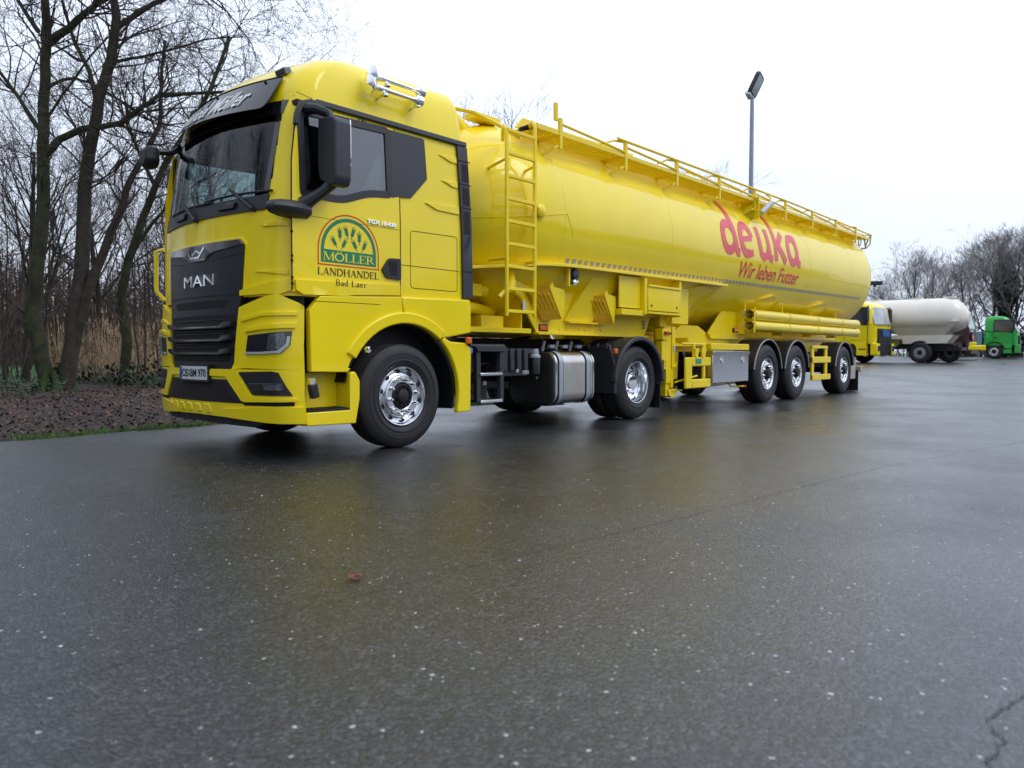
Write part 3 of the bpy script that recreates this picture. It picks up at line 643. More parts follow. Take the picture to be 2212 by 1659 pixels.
g = MB(); g.loft([[(FMX+a*.10, FMY+b, FMZ-.04+c) for b, c in ((-.10*s_, .10*s_), (.10*s_, .10*s_), (.11*s_, -.04*s_), (.05*s_, -.11*s_), (-.05*s_, -.11*s_), (-.11*s_, -.04*s_))] for a, s_ in ((-.7, .75), (-.3, 1), (.3, 1), (.7, .85))]); P(g, 'front_mirror', 'black_plastic', fm, bev=.015)
# ---------------------------------------------------------------- grille
GR = rpoly(near([(.60, 1.885), (.535, 1.83), (.565, 1.40), (.60, 1.28), (.66, .80), (.72, .765), (1.78, .765), (1.84, .80), (1.90, 1.28), (1.935, 1.40), (1.965, 1.83), (1.90, 1.885)]), .015)
g = MB(); patch(g, near([(.58, 1.90), (.52, 1.84), (.55, 1.40), (1.95, 1.40), (1.98, 1.84), (1.92, 1.90)]), FP, .010, -.02, .06, .1); P(g, 'grille_surround', 'yellow', bev=.006)
g = MB(); patch(g, GR, FP, .016, -.05, .05, .08); gr = P(g, 'grille', 'black_plastic', bev=.008)
g = MB(); patch(g, near([(.60, 1.88), (.545, 1.835), (.95, 1.80), (1.02, 1.78), (1.10, 1.735), (1.40, 1.735), (1.48, 1.78), (1.55, 1.80), (1.955, 1.835), (1.90, 1.88)]), FP, .026, .010, .05, .1); P(g, 'chrome_trim', 'dark_chrome', gr, bev=.006)
g = MB(); patch(g, near([(1.00, 1.795), (1.09, 1.75), (1.41, 1.75), (1.50, 1.795), (1.36, 1.87), (1.14, 1.87)]), FP, .030, .020, .1, .1); P(g, 'emblem_plate', 'gloss_black', gr)
g = MB()
strokes(g, [([(-1.42, 1.85), (-1.36, 1.77), (-1.20, 1.765), (-1.10, 1.85)], .022), ([(-1.32, 1.79), (-1.24, 1.83), (-1.16, 1.80)], .014)], lambda a, b: (a, b), FP, .034); P(g, 'emblem', 'chrome', gr)
g = MB(); text(g, 'MAN', FP, -1.49, 1.505, .56, .10, .034, .014, bold=.0); P(g, 'brand_lettering', 'chrome', gr)
g = MB(); line(g, [(-1.95, 1.76), (-1.50, 1.72)], FP, .0175, .006); line(g, [(-1.0, 1.72), (-.55, 1.76)], FP, .0175, .006); line(g, near([(.60, 1.41), (1.90, 1.41)]), FP, .0175, .01); P(g, 'grille_crease', 'seam', gr)
g = MB(); patch(g, near([(.74, 1.37), (1.76, 1.37), (1.70, 1.30), (.80, 1.30)]), FP, .0178, None, .08, .1); patch(g, near([(.64, 1.24), (1.86, 1.24), (1.79, .83), (.71, .83)]), FP, .0172, None, .08, .1); P(g, 'grille_opening', 'seam', gr)
for z in (1.145, 1.03, .915):
    t = (1.28-z)/.5*.06; a, b = .63+t, 1.87-t
    g = MB(); patch(g, near([(a, z+.03), (a+.10, z+.028), (a+.16, z+.0), (b-.16, z+.0), (b-.10, z+.028), (b, z+.03), (b-.01, z-.01), (b-.13, z-.028), (a+.13, z-.028), (a+.01, z-.01)]), FP, .065, .012, .07, .1)
    sl = P(g, 'grille_slat', 'grey_plastic', gr, bev=.006)
    g = MB(); patch(g, near([(a, z+.026), (a+.10, z+.022), (a+.15, z-.008), (b-.15, z-.008), (b-.10, z+.022), (b, z+.026), (b-.01, z+.004), (b-.13, z-.020), (a+.13, z-.020), (a+.01, z+.004)]), FP, .069, .060, .07, .1); P(g, 'slat_trim', 'dark_chrome', sl)
g = MB()
for z in (1.20, 1.16, 1.10, 1.075, .985, .96, .87, .85): line(g, near([(.78, z), (1.72, z)]), FP, .022, .008)
P(g, 'grille_mesh', 'black_plastic', gr)
# ---------------------------------------------------------------- lower front
g = MB(); R2 = []
for z in (.33, .6, .9, 1.2, 1.39):
    r = cabring(max(z, 1.39)); R2.append([(x+.05, 1.25+(y-1.25)*.96, z) for x, y, _ in r])
g.loft(R2)
g = MB(); g.loft([[(x+.05, 1.25+(y-1.25)*(.96 if x < .42 else .78), z) for x, y, _ in cabring(1.39)] for z in (.33, .6, .9, 1.2, 1.385)]); P(g, 'lower_cab_core', 'chassis')
def front_pair(name, m, poly, off, base, par=None, bev=0, du=.035, dv=.08):
    for q in (near(poly), mir(near(poly))):
        g = MB(); patch(g, q, FP, off, base, du, dv); P(g, name, m, par, bev=bev)
front_pair('corner_panel', 'yellow', [(.585, 1.295), (.31, 1.375), (.17, 1.40), (.035, 1.295), (.03, .765), (.50, .775), (.68, .765), (.64, .82)], .030, -.03, bev=.012)
front_pair('corner_rib', 'yellow', [(.07, 1.245), (.30, 1.245), (.54, 1.20), (.54, 1.17), (.30, 1.215), (.07, 1.215)], .045, .020, bev=.01)
front_pair('corner_rib', 'yellow', [(.07, 1.15), (.30, 1.14), (.49, 1.11), (.49, 1.08), (.30, 1.10), (.07, 1.11)], .050, .020, bev=.012)
front_pair('headlight', 'lens_dark', [(.46, 1.055), (.08, 1.085), (.085, .97), (.13, .905), (.30, .895), (.49, .89)], .040, .0, bev=.004)
front_pair('headlight_lens', 'lens', [(.22, 1.06), (.11, 1.07), (.11, .97), (.15, .93), (.24, .925)], .046, .036)
front_pair('running_light', 'led', [(.47, .915), (.30, .915), (.15, .925), (.105, .975), (.10, 1.04), (.085, 1.04), (.09, .965), (.135, .905), (.30, .895), (.485, .895)], .048, .038)
g = MB()
bp = [(.03, .765), (.03, .31), (.30, .318), (.49, .33), (.75, .345), (1.25, .355)]
patch(g, near(bp+[(2.50-a, b) for a, b in bp[::-1][1:]]), FP, .030, -.03, .035, .08); bmp = P(g, 'bumper', 'yellow', bev=.012)
lg = [(.68, .665), (.60, .56), (.52, .485), (1.25, .485)]
g = MB(); patch(g, near([(.70, .675), (.60, .56), (.50, .475), (2.0, .475), (1.90, .56), (1.80, .675)]), FP, .034, -.03, .06, .08); P(g, 'lower_grille', 'black_plastic', bmp)
g = MB(); patch(g, near([(.80, .655), (.68, .50), (1.82, .50), (1.70, .655)]), FP, .0355, None, .06, .08); P(g, 'lower_grille_opening', 'seam', bmp)
front_pair('bumper_bar', 'yellow', [(.74, .765), (.58, .765), (.56, .70), (.42, .535), (.06, .525), (.06, .50), (.50, .49), (.54, .50), (.74, .70), (1.0, .705), (1.0, .735), (.95, .765)], .050, .0, bmp, .008)
front_pair('lower_strip', 'seam', [(.07, .497), (.07, .465), (.52, .460), (.56, .49)], .0345, None, bmp)
front_pair('fog_lamp_surround', 'black_plastic', [(.575, .742), (.20, .752), (.15, .742), (.075, .548), (.41, .548)], .0425, -.02, bmp, .006)
front_pair('fog_lamp', 'lens_dark', [(.45, .645), (.13, .652), (.115, .588), (.37, .582)], .050, .0, bmp, .004)
front_pair('fog_lamp_lens', 'lens', [(.28, .640), (.14, .643), (.125, .595), (.26, .592)], .056, .04, bmp)
front_pair('bumper_lip', 'yellow', [(.035, .455), (.05, .315), (.30, .322), (.49, .333), (.80, .35), (.80, .42), (.55, .435), (.30, .452)], .044, .02, bmp, .014)
g = MB(); patch(g, near([(.30, .322), (.50, .332), (.80, .35), (1.25, .358), (1.70, .35), (2.0, .33), (2.2, .32), (2.1, .27), (1.25, .285), (.45, .265)]), FP, .010, -.03, .06, .1); P(g, 'spoiler_lip', 'chassis', bmp)
g = MB()
for k in range(6): y = 1.02+k*.17; patch(g, near([(y, .455), (y+.10, .455), (y+.08, .375), (y-.02, .375)]), FP, .040, .02, .1, .1)
P(g, 'bumper_rib', 'yellow', bmp, bev=.01)
# number plate
PLp = near([(.99, .785), (1.51, .785), (1.51, .665), (.99, .665)])
g = MB(); patch(g, near([(.97, .80), (1.53, .80), (1.53, .645), (.97, .645)]), FP, .060, .0, .3, .3); pl = P(g, 'number_plate_holder', 'black_plastic', bmp)
g = MB(); patch(g, PLp, FP, .064, .060, .3, .3); P(g, 'number_plate', 'plate_white', pl)
g = MB(); patch(g, near([(1.462, .78), (1.505, .78), (1.505, .67), (1.462, .67)]), FP, .0665, None, .3, .3); P(g, 'country_band', 'plate_blue', pl)
g = MB(); text(g, 'OS', FP, -1.450, .69, .125, .072, .067, bold=.01); text(g, 'BM 970', FP, -1.275, .69, .270, .072, .067, bold=.01); patch(g, ngon(-1.30, .712, .012, 10), FP, .067, None, 1, 1); patch(g, ngon(-1.30, .745, .010, 10), FP, .067, None, 1, 1); P(g, 'plate_lettering', 'seam', pl)
# grab frame seen at the far front corner
g = MB(); g.tube([(.30, 2.47, 1.98), (.24, 2.52, 1.96), (.24, 2.53, 1.55), (.30, 2.47, 1.45)], .022, 8); P(g, 'grab_handle', 'yellow')
# ---------------------------------------------------------------- side lower panels
Y0 = .03
def ap(cx, cz, r, a0, a1, n=14): return [(cx+r*math.cos(R_(a0+(a1-a0)*i/n)), cz+r*math.sin(R_(a0+(a1-a0)*i/n))) for i in range(n+1)]
WX, WZ, WR = 1.50, .50, .685
for yy, dy in ((Y0, 1), (2.47, -1)):
    g = MB(); g.prism([(.455, 1.27), (.462, .745), (.83, .735), (.87, .77)]+ap(WX, WZ, WR+.03, 158, 92)+[(1.45, 1.435), (.56, 1.392)], yy, yy+dy*.07); sp = P(g, 'side_panel', 'yellow', bev=.014)
    g = MB(); g.prism(ap(WX, WZ, WR+.03, 90, 50)+[(2.385, 1.115), (2.385, 1.37), (2.37, 1.455), (1.46, 1.435)], yy, yy+dy*.07); P(g, 'rear_side_panel', 'yellow', bev=.014)
    g = MB(); arcband(g, WX, WZ, WR, WR+.105, 149, 51, yy-dy*.022, yy+dy*.05); P(g, 'wheel_arch', 'yellow', bev=.012)
    g = MB(); g.prism([(2.00, 1.065), (2.09, 1.02), (2.30, 1.01), (2.375, .96), (2.385, .90), (2.375, .30), (2.18, .295)]+ap(WX, WZ, WR+.02, -12, 48, 8)[::1], yy, yy+dy*.06); P(g, 'wheel_arch_extension', 'yellow', bev=.012)
    g = MB(); arcband(g, WX, WZ, WR-.015, WR+.0, -14, 168, yy+dy*.05, yy+dy*.60); g.box(WX-.68, WX+.70, min(yy+dy*.55, yy+dy*.60), max(yy+dy*.55, yy+dy*.60), .9, 1.2); P(g, 'arch_liner', 'chassis')
    g = MB(); line(g, [(.46, 1.345), (1.2, 1.35)], lambda x, z, o, yy=yy, dy=dy: (x, yy-dy*o, z), .001, .005); P(g, 'panel_crease', 'seam', sp)
    # step well
    g = MB(); g.prism([(.41, .40), (.41, .285), (.92, .275), (.965, .50), (.965, .66), (.92, .735), (.90, .74), (.86, .73), (.86, .40)], yy, yy+dy*.30); g.prism([(.415, .735), (.455, .735), (.86, .735), (.86, .40), (.415, .40)], yy+dy*.20, yy+dy*.23); g.prism([(.41, .735), (.45, .735), (.43, .41), (.41, .41)], yy+dy*.10, yy+dy*.22); st = P(g, 'entry_step', 'yellow', bev=.012)
    g = MB(); g.box(.43, .855, min(yy+dy*.004, yy+dy*.19), max(yy+dy*.004, yy+dy*.19), .402, .42)
    for k in range(9): g.box(.44+k*.045, .455+k*.045, min(yy+dy*.004, yy+dy*.19), max(yy+dy*.004, yy+dy*.19), .42, .428)
    P(g, 'step_tread', 'black_plastic', st)
g = MB(); g.obox((.445, -.0, .665), (.022, 0, 0), (0, .02, 0), (0, 0, .028)); P(g, 'horn_connector', 'chrome')
g = MB(); g.obox((.455, -.01, .585), (.035, 0, .008), (0, .03, 0), (-.012, 0, .06)); P(g, 'rubber_cap', 'black_plastic', bev=.01)
g = MB(); g.lathe([(.0005, -.02), (.028, -.018), (.034, -.004), (.034, .01)], (1.035, Y0-.022, .935), 'y', 20); P(g, 'fuel_flap_lock', 'chrome')
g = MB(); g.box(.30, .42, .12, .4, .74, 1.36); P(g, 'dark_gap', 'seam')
# door handle
g = MB(); patch(g, rpoly([(1.225, 1.675), (1.31, 1.785), (1.45, 1.79), (1.45, 1.59), (1.28, 1.60)], .02), SP, .030, .0, .2, .2); hd = P(g, 'door_handle', 'black_plastic', door, bev=.01)
g = MB(); patch(g, [(1.30, 1.755), (1.40, 1.76), (1.40, 1.625), (1.32, 1.63)], SP, .0315, None, 1, 1); P(g, 'handle_recess', 'seam', hd)
# logo
def LG(w_, pts=None): return None
S = SP
def archring(mb, cx, cz, r0, r1, zb, off, n=32):
    o = [(cx-r1, zb)]+arc(cx, cz, r1, r1, 180, 0, n)+[(cx+r1, zb)]; i_ = [(cx-r0, zb)]+arc(cx, cz, r0, r0, 180, 0, n)+[(cx+r0, zb)]
    m = len(o); mb.add([S(x, z, off) for x, z in o]+[S(x, z, off) for x, z in i_], [(k, k+1, m+k+1, m+k) for k in range(m-1)])
cx, cz = .875, 1.795
g = MB(); archring(g, cx, cz, .314, .326, 1.665, .0120); line(g, [(cx-.326, 1.668), (cx+.326, 1.668)], S, .0126, .010); P(g, 'logo_red_outline', 'logo_red', door)
g = MB(); archring(g, cx, cz, .262, .293, 1.69, .0120); patch(g, [(cx-.293, 1.69), (cx+.293, 1.69), (cx+.293, 1.80), (cx-.293, 1.80)], S, .0126, None, .2, .2)
def ear(x, z, a, s=1.0):
    ca, sa = math.cos(a), math.sin(a)
    def q(px, pz): return (x+(px*ca-pz*sa)*s, z+(px*sa+pz*ca)*s)
    k = 0
    for i in range(4):
        for sd_ in (-1, 1):
            b = .012+i*.019; k += 1
            patch(g, [q(0, b-.006), q(sd_*.015, b+.004), q(sd_*.022, b+.024), q(sd_*.006, b+.018)], S, .012+k*.0003, None, 1, 1)
    line(g, [q(0, .08), q(0, .118)], S, .0122, .006*s); line(g, [q(-.012, .07), q(-.022, .105)], S, .0123, .005*s); line(g, [q(.012, .07), q(.022, .105)], S, .0124, .005*s); line(g, [q(0, -.02), q(0, .08)], S, .0121, .006*s)
for x, z, a, s in ((.74, 1.835, .55, .85), (.78, 1.90, .05, .9), (.80, 1.825, -.5, .85), (.86, 1.925, .30, .9), (.90, 1.925, -.35, .9), (.955, 1.825, .5, .85), (.985, 1.885, .0, .9), (1.02, 1.825, -.45, .85)): ear(x, z, a, s)
P(g, 'logo_green_arch', 'logo_green', door)
g = MB(); serif(g, 'MÖLLER', S, .60, 1.705, .55, .072, .0135); P(g, 'logo_lettering', 'yellow', door)
g = MB(); serif(g, 'LANDHANDEL', S, .545, 1.578, .66, .062, .0335 if False else .0125); P(g, 'logo_lettering', 'print_dark', door)
g = MB(); serif(g, 'Bad', S, .715, 1.492, .135, .052, .0315); serif(g, 'Laer', S, .880, 1.492, .165, .052, .0315); P(g, 'logo_lettering', 'print_dark', door)
g = MB(); text(g, 'TGX 18.430', S, 1.07, 2.078, .33, .036, .022, .010, shear=.1, bold=.03); P(g, 'model_lettering', 'chrome', door)
# ---------------------------------------------------------------- chassis
g = MB()
for y in (.83, 1.60): g.box(.6, 6.15, y, y+.07, .66, .93)
for x in (1.0, 2.5, 3.4, 4.4, 5.0, 5.6, 6.1): g.box(x, x+.08, .90, 1.60, .70, .88)
P(g, 'chassis_frame', 'chassis', bev=.005)
g = MB(); g.box(.55, 2.2, .78, 1.72, .42, 1.38); g.box(2.2, 3.3, .95, 1.55, .45, 1.0); g.tube([(3.3, 1.25, .6), (5.5, 1.25, .55)], .06, 8); P(g, 'engine_block', 'chassis', bev=.03)
for x in (1.475, 5.617):
    g = MB(); g.tube([(x, .3, .5), (x, 2.2, .5)], .075, 10)
    if x > 3: g.lathe([(.0005, -.26), (.16, -.22), (.24, 0), (.16, .22), (.0005, .26)], (x, 1.25, .5), 'x', 16)
    P(g, 'axle', 'chassis')
g = MB(); g.box(4.9, 6.25, .72, 1.78, .94, 1.0); g.lathe([(.0005, 1.10), (.42, 1.10), (.48, 1.07), (.48, 1.02)], (5.25, 1.25, 0), 'z', 28); g.box(2.75, 4.7, .60, 1.75, .94, .975); P(g, 'fifth_wheel', 'chassis', bev=.01)
g = MB()
for k in range(9):
    a = random.Random(k); x = 2.5+.12*k; g.tube([(2.45, .7+.08*k, 1.30-.03*k), (2.7+.1*k, .65+.1*k, 1.02), (3.4+.12*k, .75+.09*k, .99), (4.2, .9+.06*k, 1.05), (4.6, 1.1, 1.13)], .014, 6)
P(g, 'air_line', 'chassis')
g = MB()
for x, c in ((4.15, 0), (4.42, 1), (4.72, 2)): g.tube([(x, .52, .93), (x+.02, .50, 1.06)], .02, 8); g.obox((x+.1, .45, .99), (.05, 0, 0), (0, .02, 0), (0, 0, .02))
P(g, 'coupling_head', 'galvanised')
wheel(TRUCK, 1.475, 0.035, .497, .315, 'steer'); wheel(TRUCK, 1.475, 2.465, .497, .315, 'steer', -1, detail=False)
wheel(TRUCK, 5.617, 0.02, .505, .30, 'drive'); wheel(TRUCK, 5.617, .34, .505, .28, 'steer', detail=False)
wheel(TRUCK, 5.617, 2.48, .505, .60, 'drive', -1, detail=False)
def tyre_text(body, cx, cz, r0, a_mid, width, h, y0):
    def PS(u, v, off): a = R_(a_mid)-u/r0; return (cx+(r0+v)*math.cos(a), y0-off, cz+(r0+v)*math.sin(a))
    g = MB(); text(g, body, PS, -width/2, 0, width, h, .003, None, bold=.01, du=.02); return g
ft_ = [o for o in TRUCK.children if o.name.startswith('wheel') and 'arch' not in o.name][0]
for body, am, wd_ in (('Conti Hybrid', 128, .26), ('315/70 R 22.5', 12, .30)):
    tyre_text(body, 1.475, .497, .395, am, wd_, .022, .033).build('sidewall_lettering', 'tyre_print', ft_)
g = MB(); g.box(2.55, 4.9, .92, 1.58, .975, 1.09); g.box(2.5, 2.75, .6, 1.9, .95, 1.12); P(g, 'black_filler', 'chassis', bev=.02)  # black boxes added to fill the pale see-through gap above the frame
# battery box, steps, filter, tank
g = MB(); g.box(2.56, 2.62, .12, .18, .37, .95); g.box(2.93, 2.99, .12, .18, .37, .95); g.prism([(2.52, .98), (3.02, .98), (2.98, .92), (2.56, .92)], .10, .55); g.box(2.56, 2.99, .45, .55, .45, .92); sf = P(g, 'step_frame', 'grey_plastic', bev=.006)
for z in (.66, .365):
    g = MB(); g.box(2.60, 2.95, .10, .28, z, z+.028)
    for k in range(12): g.box(2.605+k*.029, 2.62+k*.029, .10, .28, z+.028, z+.036)
    P(g, 'step_tread', 'alloy', sf, bev=.004)
g = MB(); g.box(2.50, 3.05, .16, .30, .985, .993)
for k in range(14): g.box(2.51+k*.039, 2.53+k*.039, .16, .30, .993, 1.003)
P(g, 'walkway_plate', 'alloy', sf)
g = MB(); g.box(2.60, 2.90, .30, .50, .40, .60); g.tube([(2.66, .24, .53), (2.66, .34, .53)], .07, 14); g.tube([(2.72, .26, .78), (2.90, .26, .80), (2.90, .30, .74)], .012, 6); P(g, 'air_drier', 'black_plastic', bev=.015)
g = MB(); g.box(2.83, 2.875, .28, .30, .55, .59); P(g, 'drier_tag', 'plate_white')
g = MB(); g.box(2.62, 2.82, .33, .45, .66, .92); g.prism([(2.98, .95), (3.48, .95), (3.46, .64), (2.98, .64)], .18, .55)
for k in range(4): g.box(3.01+k*.12, 3.08+k*.12, .145, .18, .70, .955)
bb = P(g, 'battery_box', 'grey_plastic', bev=.012)
g = MB()
for k in range(3): g.box(3.095+k*.12, 3.125+k*.12, .172, .179, .74, .79)
P(g, 'battery_box_latch', 'seam', bb)
g = MB(); g.lathe([(.025, -.012), (.012, -.02), (.0005, -.02)], (3.24, .15, .70), 'y', 12); P(g, 'battery_switch', 'galvanised', bb)
g = MB(); band(g, [(3.33, .665), (3.44, .665), (3.44, .705), (3.33, .705)], PL(.142), .003, .004); line(g, [(3.345, .693), (3.425, .693)], PL(.142), .003, .006); line(g, [(3.345, .68), (3.42, .68)], PL(.142), .003, .005); P(g, 'battery_box_sticker', 'plate_white', bb)
g = MB(); g.lathe([(.058, .66), (.060, .68), (.060, .83), (.055, .85)], (3.60, .18, 0), 'z', 20); g.lathe([(.0005, .655), (.058, .66)], (3.60, .18, 0), 'z', 20); fl = P(g, 'fuel_filter', 'black_plastic')
g = MB(); g.lathe([(.0005, .85), (.066, .85), (.066, .875), (.045, .89), (.045, .93), (.0005, .94)], (3.60, .18, 0), 'z', 20); g.box(3.57, 3.64, .16, .26, .90, .955); P(g, 'filter_head', 'galvanised', fl)
g = MB(); g.lathe([(.0005, .60), (.014, .60), (.014, .625), (.0005, .63)], (3.62, .17, 0), 'z', 10); P(g, 'drain_valve', 'logo_green', fl)
def rr(y0, y1, z0, z1, r, x, n=8):
    out = []
    for cy, cz_, a in ((y1-r, z1-r, 0), (y0+r, z1-r, 90), (y0+r, z0+r, 180), (y1-r, z0+r, 270)):
        out += [(x, cy+r*math.cos(R_(a+90*i/n)), cz_+r*math.sin(R_(a+90*i/n))) for i in range(n+1)]
    return out
g = MB(); g.loft([rr(.09, .80, .28, .92, .14, x) for x in (3.87, 4.67)], cap=(False, False)); ft = P(g, 'fuel_tank', 'brushed', smooth=60)
g = MB(); g.loft([rr(.09, .80, .28, .92, .14, 3.87), rr(.10, .79, .29, .91, .13, 3.855), rr(.13, .76, .32, .88, .11, 3.845)], cap=(False, True)); P(g, 'tank_end_plate', 'tank_end', ft)
g = MB(); g.loft([rr(.09, .80, .28, .92, .14, 4.67), rr(.10, .79, .29, .91, .13, 4.69)], cap=(False, True)); P(g, 'tank_end_plate', 'tank_end', ft)
for x, w_, e_, m_ in ((3.94, .075, .010, 'steel_strap'), (4.50, .075, .010, 'steel_strap'), (3.925, .105, .005, 'black_plastic'), (4.485, .105, .005, 'black_plastic'), (3.875, .02, .006, 'alloy'), (4.645, .02, .006, 'alloy')):
    g = MB(); a = rr(.09-e_, .80+e_, .28-e_, .92+e_, .14, x); b = rr(.09-e_, .80+e_, .28-e_, .92+e_, .14, x+w_); g.loft([a, b], cap=(False, False)); P(g, 'tank_strap' if m_ != 'alloy' else 'tank_rim', m_, ft)
g = MB(); g.lathe([(.055, .92), (.055, .945), (.0005, .95)], (4.12, .30, 0), 'z', 16); g.box(3.86, 4.2, .20, .6, .262, .278); P(g, 'tank_cap', 'black_plastic', ft)
# orange side markers, blue cap
for c, par in (((2.335, .02, 1.035), None), ((5.03, .0, .93), None)):
    g = MB(); g.obox(c, (.034, 0, 0), (0, .02, 0), (0, 0, .034)); P(g, 'side_marker', 'amber', bev=.01)
g = MB(); g.lathe([(.0005, -.02), (.035, -.015), (.03, .02), (.05, .03)], (2.47, .14, .93), 'y', 14); P(g, 'washer_cap', 'blue_cap')
# rear wings
for y0_, y1_ in ((.0, .64), (1.86, 2.50)):
    g = MB(); arcband(g, 5.617, .50, .575, .605, -5, 168, y0_, y1_); g.prismx([(y0_, .37), (y1_, .37), (y1_, .96), (y0_+.10, 1.02), (y0_, .72)], 5.03, 5.06)
    wing = P(g, 'rear_wing', 'grey_plastic', bev=.012)
    if y0_ == 0:
        g = MB(); arcband(g, 5.617, .50, .572, .635, 0, 178, -.03, .05); P(g, 'wing_lip', 'grey_plastic', wing, bev=.015)
        g = MB(); g.box(5.01, 5.07, .0, .05, .37, .70); P(g, 'wing_edge', 'grey_plastic', wing, bev=.01)
    g = MB(); g.box(6.20, 6.22, y0_+.02, y1_-.02, .12, .50); P(g, 'mud_flap', 'chassis', wing)
g = MB()
for k in range(4): g.obox((5.0, .12+k*.15, 1.0), (.03, 0, .01), (0, .012, 0), (0, 0, .03))
P(g, 'wing_clip', 'chassis')
g = MB(); g.box(6.28, 6.32, .08, .40, .74, .86); P(g, 'tail_lamp', 'red')
g = MB(); g.box(6.24, 6.29, .1, .15, .95, 1.4) if False else g.box(6.24, 6.28, .06, .42, .70, .90); P(g, 'tail_lamp_bracket', 'chassis')
g = MB(); g.tube([(2.42, 1.0, 1.0), (2.55, .9, 1.25), (2.55, .9, 1.9)], .09, 10); g.box(2.42, 2.50, .25, 2.25, 1.1, 2.9); P(g, 'rear_wall_duct', 'chassis')
# ================================================================ silo semi-trailer
TR = thing('silo_trailer', (10.0, 1.25, 0), 'long bright yellow bulk feed silo trailer with red lettering, coupled behind the nearest truck', 'trailer')
def T(mb, name, m, par=None, **k): return mb.build(name, m, par or TR, **k)
TI = .016
def zc(x): return 2.52+TI*(x-4)
TRr = 1.25
def tank_r(x):
    if x < 3.95:      # front cone and dome
        t = max(0, min(1, (x-2.42)/1.53)); return .30+ .95*math.sqrt(max(0, 1-(1-t)**2.15))
    if x > 16.05:
        t = min(1, (x-16.05)/.42); return TRr*math.sqrt(max(0.0, 1-.93*t*t))
    return TRr
def TS(x, th, off):     # th degrees from horizontal on the near side
    r = TRr+off; a = R_(th); return (x, 1.25-r*math.cos(a), zc(x)+r*math.sin(a))
rings = []
xs = [2.42+1.53*(1-math.cos(math.pi/2*i/14)) for i in range(15)]+[3.95+.35*i for i in range(1, 35)]+[16.05+.42*math.sin(math.pi/2*i/10) for i in range(11)]
NT = 72
for x in xs:
    r = tank_r(x); t = max(0, min(1, (3.95-x)/1.53)); dz = .18*t
    rings.append([(x, 1.25-r*math.cos(2*math.pi*k/NT), zc(x)+dz*0+r*math.sin(2*math.pi*k/NT)*(1 if math.sin(2*math.pi*k/NT) > 0 else 1-.12*t)) for k in range(NT)])
g = MB(); g.loft(rings); tank = T(g, 'tank', 'yellow', smooth=50)
g = MB()
for x in (3.96, 6.50, 9.0, 12.0, 14.6, 16.05): g.loft([[TS(x+d, 360*k/64, o) for k in range(64)] for d, o in ((-.012, .0005), (-.004, .0035), (.004, .0035), (.012, .0005))], cap=(False, False))
T(g, 'weld_seam', 'yellow', tank, smooth=0)
def zc_d(x, a, o=0): # front cone surface at angle a
    r = tank_r(x)+o; return (x, 1.25-r*math.cos(R_(a)), zc(x)+r*math.sin(R_(a))*(1 if a > 0 else 1-.12*max(0, min(1, (3.95-x)/1.53))))
g = MB(); g.tube([zc_d(2.48+1.5*i/10, -9+11*i/10) for i in range(11)], .006, 5); g.tube([zc_d(3.98, 2), zc_d(4.06, -4), zc_d(4.12, -10)], .006, 5); T(g, 'weld_crease', 'yellow', tank)
# ledge along the tank foot and frame sides
def ledge(x):
    return lerp_tab(x, [2.36, 3.0, 3.8, 4.1, 6.0, 8.45], [.34, .16, .05, .02, .02, .05])
L = []
for x in [2.36+.2*i for i in range(31)]:
    zz = lerp_tab(x, [2.36, 3.66, 4.1, 8.5], [1.80, 1.94, 1.955, 2.01]); y = lerp_tab(x, [2.36, 3.2, 3.9, 4.2, 9], [.30, .12, .03, .015, .02])
    L.append([(x, y, zz-.012), (x, y, zz+.022), (x, .62, zz+.022), (x, .62, zz-.012)])
g = MB(); g.loft(L); T(g, 'tank_ledge', 'yellow', bev=.004)
g = MB(); g.loft([[(a, 2.5-b, c) for a, b, c in r] for r in L]); T(g, 'tank_ledge', 'yellow')
# reflective squares
g = MB(); k = 0; x = 4.08
sqs = []
while x < 15.6:
    sqs.append(x); x += .128
for i in range(0, len(sqs)):
    a = sqs[i]; th = -23.3 if a < 9 else -23.3-.5*(a-9)/6.5
    patch(g, [(a, th-1.25), (a+.078, th-1.25), (a+.078, th+1.25), (a, th+1.25)], TS, .004, None, 1, 5)
o = T(g, 'reflective_tape', 'reflector', tank)
# lettering
XS = lambda a, b: (a, b)
def DL(st, x0_, x1_, h=26.0):      # glyph in unit box 0..1 x 0..1 of x-height
    f = lambda a, b: (x0_+(x1_-x0_)*a, -1.5+b*h)
    # pre-scale so stroke widths are even in metres
    W_, H_ = (x1_-x0_), h*math.pi/180*TRr
    f2 = lambda a, b: (x0_+a, -1.5+b/TRr*180/math.pi)
    strokes(g, [([(p[0]*W_, p[1]*H_) for p in pts], w_) for pts, w_ in st], f2, TS, .005, .0006)
g = MB(); SW = .152; SH = .05
def bowl(cx, rx, ry, a0, a1): return arc(cx, .5, rx, ry, a0, a1, 18)
dl = [(arc(.40, .46, .34, .40, 35, 325, 22), SW), ([(.50, 1.70), (.66, 1.20), (.74, .60), (.80, .14), (.90, .05), (1.02, .05)], SW)]
DL(dl, 8.11, 8.74)
el = [(arc(.48, .50, .38, .45, 10, 300, 22), SW), ([(.12, .46), (.86, .56)], SW*.62), ([(.62, .05), (.90, .12)], SW*.8)]
DL(el, 8.76, 9.34)
ul = [([(.10, 1.0), (.12, .45), (.20, .14), (.40, .04), (.60, .12), (.74, .35)], SW), ([(.72, 1.0), (.74, .30), (.82, .06), (1.02, .03)], SW)]
DL(ul, 9.50, 10.12)
kl = [([(.06, 1.66), (.14, 1.20), (.14, .0)], SW), ([(.88, .98), (.30, .52)], SW*.92), ([(.34, .56), (.96, .0)], SW)]
DL(kl, 10.20, 10.76)
